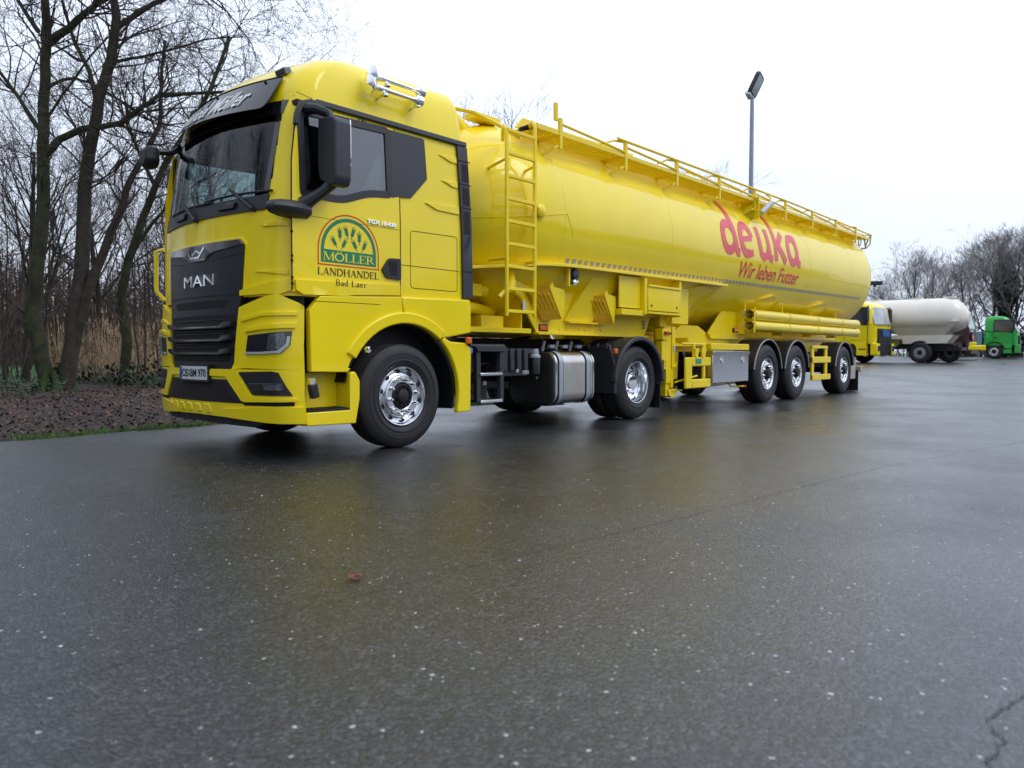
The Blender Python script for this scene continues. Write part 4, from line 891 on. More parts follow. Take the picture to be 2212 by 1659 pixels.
al = [(arc(.40, .48, .36, .43, 40, 320, 22), SW), ([(.70, 1.0), (.76, .20), (.84, .05), (1.02, .03)], SW), ([(.40, .93), (.74, .95)], SW*.7)]
DL(al, 10.86, 11.46)
T(g, 'lettering', 'deuka_red', tank, smooth=0)
def TSm(u, v, off): return TS(u, -18.8+v/TRr*180/math.pi, off)
g = MB(); text(g, 'Wir leben Futter', TSm, 8.80, 0, 2.66, .27, .005, shear=.22, bold=.009, du=.06); T(g, 'slogan_lettering', 'deuka_red', tank)
g = MB(); g.lathe([(.075, 0), (.075, -.02), (.055, -.035), (.0005, -.04)], (3.50, .02, 2.53), 'y', 20); g.tube([(3.50, .02, 2.53), (3.40, -.02, 2.55), (3.34, 0, 2.60)], .012, 6); T(g, 'inspection_port', 'yellow', tank)
g = MB(); g.tube([(2.42, 1.25, 2.55), (2.35, 1.0, 2.7), (2.45, .95, 3.45), (2.60, .95, 3.66), (2.95, .95, 3.66), (3.2, .95, 3.50)], .11, 14); T(g, 'filling_pipe', 'yellow', tank)
g = MB(); g.add([(2.40, .46, 1.95), (2.68, .34, 1.98), (2.62, .33, 2.07), (2.40, .43, 2.09)], [(0, 1, 2, 3)]); T(g, 'warning_sticker', 'plate_white', tank)
for x in (4.6, 7.6, 10.6, 13.6):
    g = MB(); g.lathe([(.28, 3.72+TI*(x-4)), (.28, 3.84+TI*(x-4)), (.22, 3.88+TI*(x-4)), (.0005, 3.90+TI*(x-4))], (x, 1.25, 0), 'z', 28); T(g, 'manhole', 'yellow', tank)
# hopper cones
g0 = []
for x, zb, xr in ((4.75, 1.20, 1.15), (7.75, 1.0, 1.40), (10.5, 1.02, 1.2), (13.2, 1.05, 1.2)):
    g = MB(); top = [(x+xr*math.cos(2*math.pi*k/40), 1.25+1.12*math.sin(2*math.pi*k/40), 1.98-.25*abs(math.cos(2*math.pi*k/40))) for k in range(40)]
    bot = [(x+.20*math.cos(2*math.pi*k/40), 1.25+.20*math.sin(2*math.pi*k/40), zb) for k in range(40)]
    g.loft([top, [(x+.66*xr*math.cos(2*math.pi*k/40), 1.25+.74*math.sin(2*math.pi*k/40), 1.98-(1.98-zb)*.50) for k in range(40)], bot, [(a, b, zb-.12) for a, b, _ in bot]]); T(g, 'hopper', 'yellow', smooth=50)
# rear belly along the tubes
g = MB(); g.loft([[(x, 1.25-1.02*math.cos(R_(a)), zc(x)-.55-.62*math.sin(R_(a))*(1 if x > 9.4 and x < 15.4 else .6)) for a in range(0, 181, 12)] for x in (8.9, 9.4, 11, 13, 15.0, 15.5)], closed=False, cap=(False, False)); T(g, 'tank_belly', 'yellow', smooth=50)
# chute plate in front hopper
YF = .34
for yy, dy in ((YF, 1), (2.16, -1)):
    g = MB(); g.prism([(3.22, 1.96), (3.82, 1.155), (6.30, 1.155), (6.45, 1.42), (7.0, 1.50), (7.0, 1.90), (6.6, 1.98)], yy, yy+dy*.03); sp_ = T(g, 'frame_side_plate', 'yellow_frame', bev=.006)
    g = MB(); g.box(3.80, 6.35, min(yy-dy*.05, yy+dy*.04), max(yy-dy*.05, yy+dy*.04), 1.130, 1.158); T(g, 'frame_flange', 'yellow_frame', sp_, bev=.004)
g = MB(); g.add([(4.82, .17, 1.95), (5.52, .17, 1.95), (4.94, .32, 1.31), (4.34, .32, 1.31), (4.82, .335, 1.95), (5.52, .335, 1.95), (4.94, .335, 1.31), (4.34, .335, 1.31)], [(0,1,2,3), (0,3,7,4), (1,5,6,2), (3,2,6,7)]); T(g, 'discharge_chute', 'yellow_frame', bev=.004)
g = MB(); g.box(4.38, 5.0, .26, .34, 1.285, 1.305)
for x in (4.28, 4.42, 4.68, 4.82, 5.06, 5.18): g.lathe([(.0005, -.014), (.016, -.012), (.018, 0)], (x, YF, 1.205), 'y', 8)
T(g, 'chute_rim', 'yellow_frame')
g = MB(); g.box(2.35, 3.75, .36, 2.14, 1.14, 1.20); g.box(2.45, 2.72, .5, 2.0, 1.2, 1.36); g.box(3.02, 3.40, .5, 2.0, 1.2, 1.34); T(g, 'kingpin_plate', 'yellow_frame', bev=.006)
g = MB(); g.box(2.5, 3.9, 1.0, 1.5, 1.2, 1.9); g.box(2.70, 2.72, .35, 2.15, 1.25, 1.85) if False else g.box(3.6, 3.62, .4, 2.1, 1.2, 1.95); T(g, 'gooseneck_web', 'yellow_frame')
# piping behind the cab
g = MB(); g.tube([(2.2, .45, 1.42), (2.62, .45, 1.42), (2.95, .55, 1.42), (3.5, .8, 1.40)], .065, 12); g.lathe([(.0005, -.05), (.10, -.05), (.10, .05), (.0005, .05)], (2.62, .45, 1.42), 'x', 16); T(g, 'blower_pipe', 'yellow_frame')
g = MB(); g.box(2.62, 2.95, .42, .60, 1.55, 1.68); g.lathe([(.0005, 0), (.07, 0), (.07, .12), (.0005, .12)], (2.95, .5, 1.62), 'x', 14); g.tube([(2.7, .5, 1.68), (2.7, .5, 1.74), (2.85, .5, 1.74), (2.9, .5, 1.68)], .012, 6); T(g, 'valve_actuator', 'yellow_frame', bev=.01)
g = MB(); g.tube([(3.26, .28, 1.83), (3.20, .20, 1.70), (3.12, .16, 1.60)], [.05, .06, .075], 12); g.tube([(2.93, .14, 1.52), (3.0, .14, 1.58), (3.12, .14, 1.61), (3.24, .14, 1.58), (3.32, .14, 1.52)], .028, 6); T(g, 'pipe_outlet', 'yellow_frame')
for x, z, w_ in ((3.87, 1.60, 1), (5.02, 1.58, .9)):
    g = MB(); g.add([(x-.28*w_, .30, z+.06), (x-.02, .16, z+.09), (x+.22*w_, .16, z-.28), (x+.02, .30, z-.30), (x-.28*w_, .34, z+.06), (x+.22*w_, .34, z-.28), (x+.02, .34, z-.30), (x-.02, .34, z+.09)], [(0,1,2,3), (0,3,6,4), (3,2,5,6), (0,4,7,1)])
    ck = T(g, 'wheel_chock', 'chock_orange')
    g = MB()
    for k in range(5):
        a = Vector((x-.24+.05*k, .285-.027*k, z+.02)); b = Vector((x+.05+.038*k, .295-.028*k, z-.28))
        g.tube([a.lerp(b, t/8)+Vector(((.008 if t%2 else -.008), -.006, 0)) for t in range(9)], .008, 5)
    T(g, 'chock_rib', 'yellow_frame', ck)
    g = MB(); g.add([(x-.03, .155, z+.10), (x+.02, .15, z+.16), (x+.05, .15, z+.10), (x+.26*w_, .15, z+.08), (x+.27*w_, .15, z-.02), (x+.22*w_, .155, z-.30)], [(0,1,2,3,4,5)]); T(g, 'chock_holder', 'yellow_frame', ck)
# valve cluster and markers
g = MB(); g.box(4.12, 4.15, .08, .12, 1.72, 1.94); g.tube([(4.14, .10, 1.92), (4.22, .12, 1.90)], .012, 6); v_ = T(g, 'valve_bracket', 'yellow_frame')
g = MB(); g.lathe([(.0005, -.05), (.06, -.04), (.075, 0), (.06, .04), (.0005, .05)], (4.25, .10, 1.87), 'y', 16); g.box(4.16, 4.20, .07, .12, 1.74, 1.80); T(g, 'relief_valve', 'grey_plastic', v_)
g = MB(); g.lathe([(.0005, -.04), (.035, -.03), (.035, .03)], (4.22, .09, 1.77), 'y', 12); g.lathe([(.0005, -.04), (.02, -.03), (.02, .03)], (4.28, .09, 1.775), 'y', 12); T(g, 'valve_cap', 'chrome', v_)
for c in ((3.95, .335, 1.215), (9.10, .22, 1.30)):
    g = MB(); g.obox(c, (.075, 0, 0), (0, .02, 0), (0, 0, .030)); T(g, 'side_marker', 'amber', bev=.012)
    g = MB(); g.obox((c[0], c[1]+.012, c[2]), (.09, 0, 0), (0, .012, 0), (0, 0, .042)); T(g, 'marker_base', 'chassis')
g = MB()
for k in range(3): g.lathe([(.0005, -.03), (.02, -.03), (.02, .0)], (6.25, .33, 1.27+.045*k), 'y', 10)
T(g, 'hose_coupling', 'galvanised')
g = MB(); g.box(3.55, 3.60, .325, .335, 1.40, 1.52); T(g, 'type_plate', 'plate_white')
# hangers, boxes
g = MB(); g.box(5.80, 5.87, .04, .34, 1.44, 1.95); g.box(5.26, 5.80, .10, .12, 1.52, 1.95); g.box(5.26, 5.86, .06, .36, 1.42, 1.50); g.box(6.78, 6.84, .04, .34, 1.44, 1.97); g.box(6.84, 7.35, .20, .23, 1.35, 1.95); T(g, 'box_hanger', 'yellow_frame', bev=.005)
g = MB(); g.box(5.88, 6.78, .03, .45, 1.50, 1.85); tb = T(g, 'tool_box', 'yellow', bev=.012)
g = MB(); g.box(5.87, 6.79, .015, .45, 1.455, 1.485); g.box(5.88, 6.78, .012, .06, 1.83, 1.86); T(g, 'tool_box_lip', 'yellow', tb, bev=.004)
g = MB()
for x in (5.97, 6.68): g.lathe([(.0005, -.006), (.018, -.004), (.018, .0)], (x, .03, 1.57), 'y', 10)
T(g, 'box_lock', 'seam', tb)
# longitudinal frame
g = MB()
for y in (.66, 1.72):
    g.box(6.3, 15.9, y, y+.12, 1.20, 1.225); g.box(6.3, 15.9, y, y+.12, .93, .955); g.box(6.3, 15.9, y+.05, y+.065, .95, 1.21)
g.box(9.3, 15.9, .76, .78, 1.2, 1.55)
for x in (7, 8.6, 9.6, 10.9, 12.9, 14.9, 15.85): g.box(x, x+.06, .7, 1.8, .96, 1.2)
T(g, 'trailer_frame', 'yellow_frame', bev=.004)
g = MB(); g.prism([(6.95, 1.06), (7.72, 1.36), (8.25, 1.36), (8.55, 1.25), (9.4, 1.22), (9.4, 1.05), (7.0, 1.0)], .50, .53); g.prism([(9.28, 1.84), (9.95, 1.86), (9.95, 1.15), (8.65, 1.15), (8.52, 1.25)], .45, .48); T(g, 'support_plate', 'yellow_frame', bev=.004)
# landing legs
for yy in (.22, 2.12):
    g = MB(); g.box(6.72, 6.86, yy, yy+.16, .45, 1.30); g.box(6.64, 6.72, yy-.01, yy+.17, .66, 1.29); g.box(6.88, 6.97, yy-.01, yy+.17, .66, 1.30); g.box(6.66, 6.95, yy+.15, yy+.17, .6, 1.55); g.box(6.62, 6.82, yy+.05, yy+.3, 1.3, 1.55)
    leg = T(g, 'landing_leg', 'yellow_frame', bev=.005)
    g = MB(); g.box(6.74, 6.84, yy+.02, yy+.14, .26, .46); g.box(6.86, 6.94, yy+.0, yy+.16, .38, .68); g.tube([(6.88, yy, .70), (6.98, yy-.01, .70), (7.0, yy-.01, .76)], .02, 6); g.tube([(6.9, yy, .33), (7.2, yy, .33)], .014, 6); T(g, 'leg_inner_tube', 'yellow_frame', leg)
    g = MB(); arcband(g, 6.92, .36, .0, .13, 180, 360, yy+.0, yy+.16, 10); T(g, 'leg_foot', 'yellow_frame', leg)
    g = MB()
    for k in range(12): g.lathe([(.0005, -.003), (.012, -.003)], (6.68, yy-.01, .72+k*.047), 'y', 8)
    T(g, 'leg_hole', 'seam', leg)
g = MB(); g.box(6.40, 6.62, .10, .22, 1.10, 1.26); g.box(6.42, 6.6, .12, .22, .80, 1.08); T(g, 'connector_box', 'yellow_frame', bev=.006)
g = MB(); g.obox((6.47, .08, 1.20), (.03, 0, 0), (0, .03, 0), (0, 0, .02)); T(g, 'tap_handle', 'red'); g = MB(); g.tube([(6.5, .08, 1.2), (6.62, .08, 1.19)], .014, 6); T(g, 'tap_stem', 'chassis')
g = MB(); g.box(6.905, 6.95, .198, .208, .93, 1.02); T(g, 'leg_sticker', 'plate_white')
g = MB(); g.box(6.34, 6.40, .18, .24, .75, .85); T(g, 'reflector', 'red')
# side guard
g = MB(); g.box(7.04, 7.24, .06, .10, .36, .84); g.box(7.24, 7.86, .06, .10, .70, .84); g.box(7.24, 7.86, .06, .10, .36, .50); g.box(7.62, 7.70, .07, .11, .50, 1.06); g.box(7.30, 7.36, .07, .11, .84, 1.06); g.arc = 0
sg = T(g, 'side_guard', 'yellow_frame', bev=.015)
g = MB(); g.tube([(6.98, .10, 1.05), (7.5, .09, 1.045), (7.72, .09, 1.04)], .018, 8); g.prism([(6.72+.4, 1.14), (7.70, 1.06), (7.70, 1.03), (7.15, 1.06)], .08, .30); g.prism([(7.0, .96), (7.42, .93), (7.38, .50), (7.08, .48)], .40, .42); g.prism([(7.30, .98), (7.44, .98), (7.40, .84), (7.33, .84)], .05, .08); g.prism([(7.52, .98), (7.68, .98), (7.64, .84), (7.55, .84)], .05, .08); g.tube([(6.95, .20, .46), (7.5, .12, .55)], .015, 6); T(g, 'guard_bracket', 'yellow_frame')
g = MB(); g.box(7.34, 7.52, .052, .060, .74, .82); T(g, 'green_sticker', 'green_label', sg)
# stainless locker
g = MB(); g.box(7.90, 9.25, .05, .55, .42, .93); lk = T(g, 'steel_locker', 'chrome', bev=.008)
lk.data.materials.clear(); mat('locker_steel', (.62, .62, .64), .20, metal=1, noise=.06, nscale=2, bump=.002, bscale=3); lk.data.materials.append(MAT['locker_steel'])
g = MB(); g.box(7.88, 9.27, .035, .06, .88, .94); T(g, 'locker_lip', 'locker_steel', lk, bev=.006)
for x in (8.22, 9.02):
    g = MB(); g.lathe([(.0005, -.012), (.05, -.012), (.055, 0)], (x, .05, .79), 'y', 16); g.box(x-.045, x+.045, .040, .05, .79, .87); T(g, 'locker_latch', 'chrome', lk)
g = MB(); g.box(7.82, 9.25, .04, .14, .955, 1.06); T(g, 'locker_rail', 'yellow_frame', bev=.01)
g = MB(); g.tube([(8.9, .3, .42), (8.9, .2, .33), (9.2, .1, .33)], .014, 6); T(g, 'drain_pipe', 'yellow_frame')
g = MB(); g.obox((9.22, .1, .33), (.025, 0, 0), (0, .018, 0), (0, 0, .018)); T(g, 'drain_cap', 'red')
# hose tubes
for z in (1.575, 1.375):
    g = MB(); Z = z+.02
    pr = [(.098, 0), (.098, 5.95), (.104, 5.95), (.104, 6.08), (.06, 6.10), (.0005, 6.10)]
    g.lathe([(.088, .5), (.088, 0), (.098, 0)]+pr[1:], (9.62, .22, Z), 'x', 28); tb_ = T(g, 'hose_tube', 'yellow')
    g = MB(); g.lathe([(.0005, .45), (.09, .45)], (9.62, .22, Z), 'x', 24); T(g, 'tube_inside', 'seam', tb_)
    g = MB()
    for x in (9.72, 11.32, 12.9, 14.45): g.lathe([(.099, 0), (.106, 0), (.106, .05), (.099, .05)], (x, .22, Z), 'x', 28)
    T(g, 'tube_clamp', 'yellow_frame', tb_)
    g = MB(); g.tube([(9.60+.0, .13, Z), (9.60, .31, Z)], .004, 5); g.tube([(9.45+.06*math.cos(t), .22, Z+.0+.06*math.sin(t)) for t in [i*.6 for i in range(10)]], .005, 5); T(g, 'tube_chain', 'galvanised', tb_)
g = MB()
for x in (9.62, 11.34, 12.92, 14.47): g.box(x+.01, x+.04, .30, .50, 1.25, 1.80); g.prism([(x, 1.27), (x+.04, 1.27), (x+.04, 1.72), (x, 1.72)], .115, .13) if x < 9.7 else None
T(g, 'tube_bracket', 'yellow_frame')
mat('plate_grey', (.42, .42, .43), .5)
# axles, wings
AX = (10.04, 11.45, 14.30)
for x in AX:
    for y0_, sgn in ((.02, 1), (2.48, -1)):
        wheel(TR, x, y0_, .53, .385, 'trailer', sgn, detail=(sgn == 1))
        ya, yb_ = (y0_-.0, y0_+.46) if sgn == 1 else (y0_-.46, y0_)
        g = MB(); arcband(g, x, .53, .60, .625, 8, 172, ya, yb_); wg = T(g, 'wheel_wing', 'black_plastic', bev=.008)
        if sgn == 1:
            g = MB(); arcband(g, x, .53, .618, .632, 8, 172, ya-.012, ya+.008); T(g, 'wing_edge', 'plate_grey', wg)
    g = MB(); g.tube([(x, .3, .53), (x, 2.2, .53)], .07, 10); g.box(x-.6, x+.1, .72, .82, .62, .76); g.box(x-.6, x+.1, 1.7, 1.8, .62, .76); g.lathe([(.0005, .62), (.14, .62), (.14, .9), (.0005, .9)], (x+.35, .78, 0), 'z', 14); T(g, 'axle', 'chassis')
g = MB(); g.box(12.42, 12.54, .08, .12, .36, 1.06); g.box(13.22, 13.34, .08, .12, .46, 1.06); g.box(12.42, 13.34, .07, .12, 1.0, 1.06); g.box(12.42, 13.5, .06, .12, .70, .83); g.box(12.42, 13.5, .06, .12, .34, .46); T(g, 'side_guard', 'yellow_frame', bev=.01)
g = MB(); g.box(15.0, 15.35, .10, .14, .30, .62); g.box(15.95, 16.05, .3, 2.2, .62, .8); g.box(15.9, 16.1, .15, 2.35, .45, .58); T(g, 'rear_bumper', 'beige', bev=.01)
g = MB(); g.box(15.42, 15.44, .06, .50, .02, .50); g.box(16.06, 16.08, .3, .75, .02, .48); T(g, 'mud_flap', 'black_plastic')
g = MB(); g.box(15.15, 15.35, .16, .40, .36, .6); T(g, 'lamp_housing', 'chassis')
# ---------------------------------------------------------------- catwalk
YO, YI = .10, .98
def cz_(x, z): return z-.02+.0125*(x-4)
XE = 16.5
g = MB()
for y in (YO+.02, YI): g.bar((3.55, y, cz_(3.55, 3.545)), (XE-.25, y, cz_(XE-.25, 3.545)), .04, .05)
deck = T(g, 'catwalk', 'yellow_frame')
g = MB()
for k in range(11): y = YO+.07+k*.08; g.bar((3.55, y, cz_(3.55, 3.555)), (XE-.25, y, cz_(XE-.25, 3.555)), .006, .03)
n_ = 300
for k in range(n_): x = 3.56+(XE-3.85)*k/n_; g.bar((x, YO+.04, cz_(x, 3.560)), (x, YI, cz_(x, 3.560)), .018, .012)
T(g, 'deck_grating', 'yellow_frame', deck, smooth=0)
PX = [3.98, 5.40, 6.78, 8.17, 9.54, 10.94, 12.36, 13.80, 15.18]
for x in PX:
    g = MB(); g.box(x-.025, x+.025, YO-.01, YO+.03, cz_(x, 3.36), cz_(x, 3.725)); 
    g.bar((x-.10, YO+.02, cz_(x, 3.37)), (x-.24, YO+.26, cz_(x, 3.22)), .03, .03); g.bar((x-.02, YO+.02, cz_(x, 3.40)), (x-.12, YO+.02, cz_(x, 3.36)), .03, .03)
    g.bar((x, YO+.02, cz_(x, 3.53)), (x, YI+.25, cz_(x, 3.53)), .04, .04); g.bar((x+.02, YI, cz_(x, 3.53)), (x+.35, YI+.0, cz_(x, 3.64)), .03, .03)
    T(g, 'catwalk_post', 'yellow_frame', deck)
g = MB()
for i, x in enumerate(PX[:-1]):
    x2 = PX[i+1]
    g.tube([(x+.03, YO, cz_(x, 3.655)), (x+.8, YO, cz_(x+.8, 3.62)), (x2-.04, YO, cz_(x2, 3.585))], .018, 6)
    g.tube([(x+.9, YO+.05, cz_(x, 3.62)), (x2-.25, YO+.03, cz_(x2, 3.70)), (x2-.02, YO, cz_(x2, 3.715))], .014, 6)
T(g, 'rail_brace', 'yellow_frame', deck)
g = MB(); g.tube([(5.2, YO, cz_(5.2, 3.735)), (10.9, YO, cz_(10.9, 3.73)), (XE+.02, YO+.05, cz_(XE, 3.68)), (XE, YO+.1, cz_(XE, 3.60)), (XE-.4, YO+.1, cz_(XE, 3.52))], .02, 8); g.tube([(5.0, YI-.1, cz_(5, 3.735)), (XE, YI-.1, cz_(XE, 3.70)), (XE+.02, YO+.05, cz_(XE, 3.68))], .018, 8); g.tube([(7.5, .35, cz_(7.5, 3.73)), (XE-.1, .30, cz_(XE, 3.69))], .014, 6); T(g, 'handrail', 'yellow_frame', deck)
g = MB(); g.box(3.87, 3.93, .10, .13, 3.66, 3.87); T(g, 'stanchion', 'yellow_frame', deck, bev=.004)
g = MB(); g.add([(3.62, .50, 3.60), (3.75, .50, 3.74), (6.2, .50, 3.80), (6.3, .50, 3.64), (3.62, .53, 3.60), (3.75, .53, 3.74), (6.2, .53, 3.80), (6.3, .53, 3.64)], [(0,1,2,3), (7,6,5,4), (0,4,5,1), (1,5,6,2), (2,6,7,3), (3,7,4,0)]); g.box(3.2, 3.62, .75, .95, 3.68, 3.74); T(g, 'kick_plate', 'yellow_frame', deck, bev=.004)
g = MB(); g.tube([(XE, .15, cz_(XE, 3.66)), (XE-.05, .15, cz_(XE, 3.45)), (XE-.2, .2, cz_(XE, 3.34)), (XE-.5, .3, cz_(XE, 3.30))], .018, 6); g.tube([(XE-.6, .12, cz_(XE, 3.55)), (XE-.45, .15, cz_(XE, 3.40)), (XE-.2, .2, cz_(XE, 3.34))], .018, 6); g.tube([(XE-.3, .12, cz_(XE, 3.55)), (XE-.25, .2, cz_(XE, 3.36))], .016, 6); g.tube([(XE-.9+.10*math.cos(t), .14, cz_(XE, 3.42)+.10*math.sin(t)) for t in [i*.52 for i in range(13)]], .014, 6); T(g, 'end_hoop', 'beige', deck)
g = MB(); g.tube([(3.45, .3, 3.50), (3.6, .2, 3.57), (3.8, .2, 3.58)], .018, 6); g.tube([(3.4, .32, 3.46), (3.65, .2, 3.55)], .014, 6); T(g, 'hose', 'chassis', deck)
g = MB(); g.tube([(2.55, .65, 3.62), (2.9, .50, 3.60), (3.2, .42, 3.52), (3.5, .34, 3.42)], .022, 6); g.tube([(2.6, .72, 3.57), (2.6, .65, 3.62)], .02, 6); T(g, 'front_hoop', 'yellow_frame')
# control plate with camera
g = MB(); g.add([(9.42, .06, 3.62), (9.60, .06, 3.62), (9.60, .12, 3.30), (9.45, .30, 3.24), (9.22, .38, 3.28), (9.42, .10, 3.50)], [(0,1,2,3,4,5)]); g.box(9.585, 9.61, .05, .38, 3.27, 3.66); T(g, 'lamp_plate', 'yellow', deck, bev=.003)
g = MB(); g.tube([(9.68, .04, 3.38), (9.92, -.04, 3.58)], .05, 12); cm = T(g, 'work_lamp', 'plate_white', deck)
g = MB(); g.tube([(9.92, -.03, 3.58), (10.0, .02, 3.70), (9.88, .05, 3.74)], .014, 6); g.tube([(9.92, -.03, 3.58), (10.08, .04, 3.74)], .014, 6); T(g, 'lamp_bracket', 'yellow_frame', cm)
# ladder
g = MB()
for x, q in ((2.88, -.15), (3.35, 0)): g.tube([(x, -.02, 1.31), (x, -.02, 3.40+q), (x+.02, .0, 3.47+q), (x+.07, .08, 3.53+q), (x+.2, .22, 3.54+q), (x+.33, .34, 3.48+q)], .022, 8)
ld = T(g, 'ladder', 'yellow_frame')
for k in range(9):
    z = 1.345+.243*k; g = MB(); g.box(2.88, 3.35, -.035, .005, z, z+.035); T(g, 'rung', 'yellow_frame', ld, bev=.004)
g = MB()
for x in (2.88, 3.35): g.tube([(x, -.02, 1.93), (x, .25, 1.93)], .018, 6); g.tube([(x, -.02, 3.0), (x+.1, .45, 2.95)], .016, 6)
T(g, 'ladder_mount', 'yellow_frame', ld)
# ================================================================ ground
def sheet(name, xs, ys, zf, m, uvsel=None, kind='structure'):
    v = [(x, y, zf(x, y)) for y in ys for x in xs]; n = len(xs)
    f = [(j*n+i, j*n+i+1, (j+1)*n+i+1, (j+1)*n+i) for j in range(len(ys)-1) for i in range(n-1)]
    if uvsel: f = [q for q in f if uvsel(sum(v[k][0] for k in q)/4, sum(v[k][1] for k in q)/4)]
    me = bpy.data.meshes.new(name); me.from_pydata(v, [], f); me.materials.append(MAT[m]); me.polygons.foreach_set('use_smooth', [True]*len(me.polygons))
    o = bpy.data.objects.new(name, me); scene.collection.objects.link(o); o['kind'] = kind; return o
def grad(a, b, n, p=1): return [a+(b-a)*(i/n)**p for i in range(n+1)]
gx = sorted(set(grad(-700, -60, 8)+grad(-60, 140, 80)+grad(140, 900, 8)))
sheet('field', gx, sorted(set(grad(-600, -60, 6)+grad(-60, 80, 50)+grad(80, 900, 8))), lambda x, y: gz(x, y)-.06, 'field')
def yedge(x):
    b = 3.50+.06*math.sin(x*1.7)+.04*math.sin(x*4.3+1)
    return b if x < 18 else b+min(12, (x-18)*1.6)
v = []; f = []
xs = [-60+.5*i for i in range(300)]+[90+4*i for i in range(6)]
ys_ = [-60, -40, -25, -15, -8, -4, -1, 1, 2.5]
for x in xs:
    for t in ys_: v.append((x, t, gz(x, t)))
    for t in (0.3, .6, 1.0): y = 2.5+(yedge(x)-2.5)*t; v.append((x, y, gz(x, y)))
n = len(ys_)+3
f = [(i*n+j, (i+1)*n+j, (i+1)*n+j+1, i*n+j+1) for i in range(len(xs)-1) for j in range(n-1)]
me = bpy.data.meshes.new('asphalt_yard'); me.from_pydata(v, [], f); me.materials.append(MAT['asphalt']); me.polygons.foreach_set('use_smooth', [True]*len(f))
o = bpy.data.objects.new('asphalt_yard', me); scene.collection.objects.link(o); o['kind'] = 'structure'
# forest floor strip beside the yard
def floorz(x, y):
    e_ = y-yedge(x); return gz(x, y)+min(.10, max(-.02, e_*.06-.012))+.02*math.sin(x*2.1+y)*min(1, max(0, e_))+.02*math.sin(x*5.3)*math.sin(y*4.1)*min(1, max(0, e_))
v = []; f = []; xs = [-40+.25*i for i in range(430)]; ts = [0, .08, .2, .4, .7, 1.1, 1.6, 2.2, 3, 4, 5.2, 6.5, 8, 10, 12, 14]
for x in xs:
    for t in ts: y = yedge(x)-.05+t; v.append((x, y, floorz(x, y)))
n = len(ts); f = [(i*n+j, (i+1)*n+j, (i+1)*n+j+1, i*n+j+1) for i in range(len(xs)-1) for j in range(n-1)]
me = bpy.data.meshes.new('forest_floor'); me.from_pydata(v, [], f); me.materials.append(MAT['soil']); me.polygons.foreach_set('use_smooth', [True]*len(f))
o = bpy.data.objects.new('forest_floor', me); scene.collection.objects.link(o); o['kind'] = 'structure'
# construction joint and crack in the asphalt
mat('joint', (.020, .020, .021), .5)
rnd = random.Random(3)
def streak(name, pts, w0, jit, step, m, label=None):
    P_ = [Vector((*p, 0)) for p in pts]; out = []
    for a, b in zip(P_, P_[1:]):
        k = max(1, int((b-a).length/step)); out += [a.lerp(b, i/k)+Vector((rnd.uniform(-jit, jit), rnd.uniform(-jit, jit), 0)) for i in range(k)]
    out.append(P_[-1]); v = []
    for i, q in enumerate(out):
        d = (out[min(i+1, len(out)-1)]-out[max(i-1, 0)]).normalized(); n_ = Vector((-d.y, d.x, 0))*w0*rnd.uniform(.25, 1.2)/2
        for z in (q+n_, q-n_): v.append((z.x, z.y, gz(z.x, z.y)+.004))
    me = bpy.data.meshes.new(name); me.from_pydata(v, [], [(2*i, 2*i+1, 2*i+3, 2*i+2) for i in range(len(out)-1)]); me.materials.append(MAT[m])
    o = bpy.data.objects.new(name, me); scene.collection.objects.link(o); o['kind'] = 'structure'
streak('asphalt_joint', [(-3.6, -3.02), (-2.3, -3.12), (-1.67, -3.12), (-.9, -3.19), (.59, -3.42), (1.74, -3.54), (3.2, -3.72), (5.76, -4.25), (9, -4.8), (16, -5.8)], .0045, .010, .03, 'joint')
mat('crack', (.006, .006, .006), .6)
streak('asphalt_crack', [(-1.35, -5.14), (-1.18, -5.11), (-1.05, -5.12), (-.95, -5.07), (-.80, -5.11), (-.73, -5.13), (-.70, -5.22), (-.62, -5.4)], .006, .008, .02, 'joint')
# small stones
mb = MB()
g = MB()
for k in range(40):
    x = rnd.uniform(-3, 8); y = rnd.uniform(-5.2, -.6); s_ = rnd.uniform(.0015, .004) if rnd.random() < .93 else .006
    g.add([(x+s_*rnd.uniform(.5, 1.3)*a, y+s_*rnd.uniform(.5, 1.3)*b, .0005+c*s_) for a, b, c in ((-1,-1,0), (1,-1,0), (1,1,0), (-1,1,0), (0,0,1.1))], [(0,1,4), (1,2,4), (2,3,4), (3,0,4)])
tag(g.build('loose_stones', 'stone', smooth=0), kind='stuff')
# leaf on the asphalt
g = MB(); lx, ly = -1.31, -2.97; pts = []
for k in range(24):
    a = 2*math.pi*k/24; r = .030*(1+.35*math.cos(5*a)+.1*math.sin(9*a)); pts.append((lx+1.3*r*math.cos(a)*.75+.02*math.sin(a), ly+r*math.sin(a), .006+.012*abs(math.sin(2*a))))
g.add([(lx, ly, .012)]+pts, [(0, k+1, (k+1)%24+1) for k in range(24)]); g.tube([(lx-.04, ly-.01, .006), (lx-.09, ly-.03, .008)], .002, 4)
tag(g.build('fallen_leaf', 'leaf_red'), 'single reddish brown leaf lying on the wet asphalt in front of the truck', 'leaf')
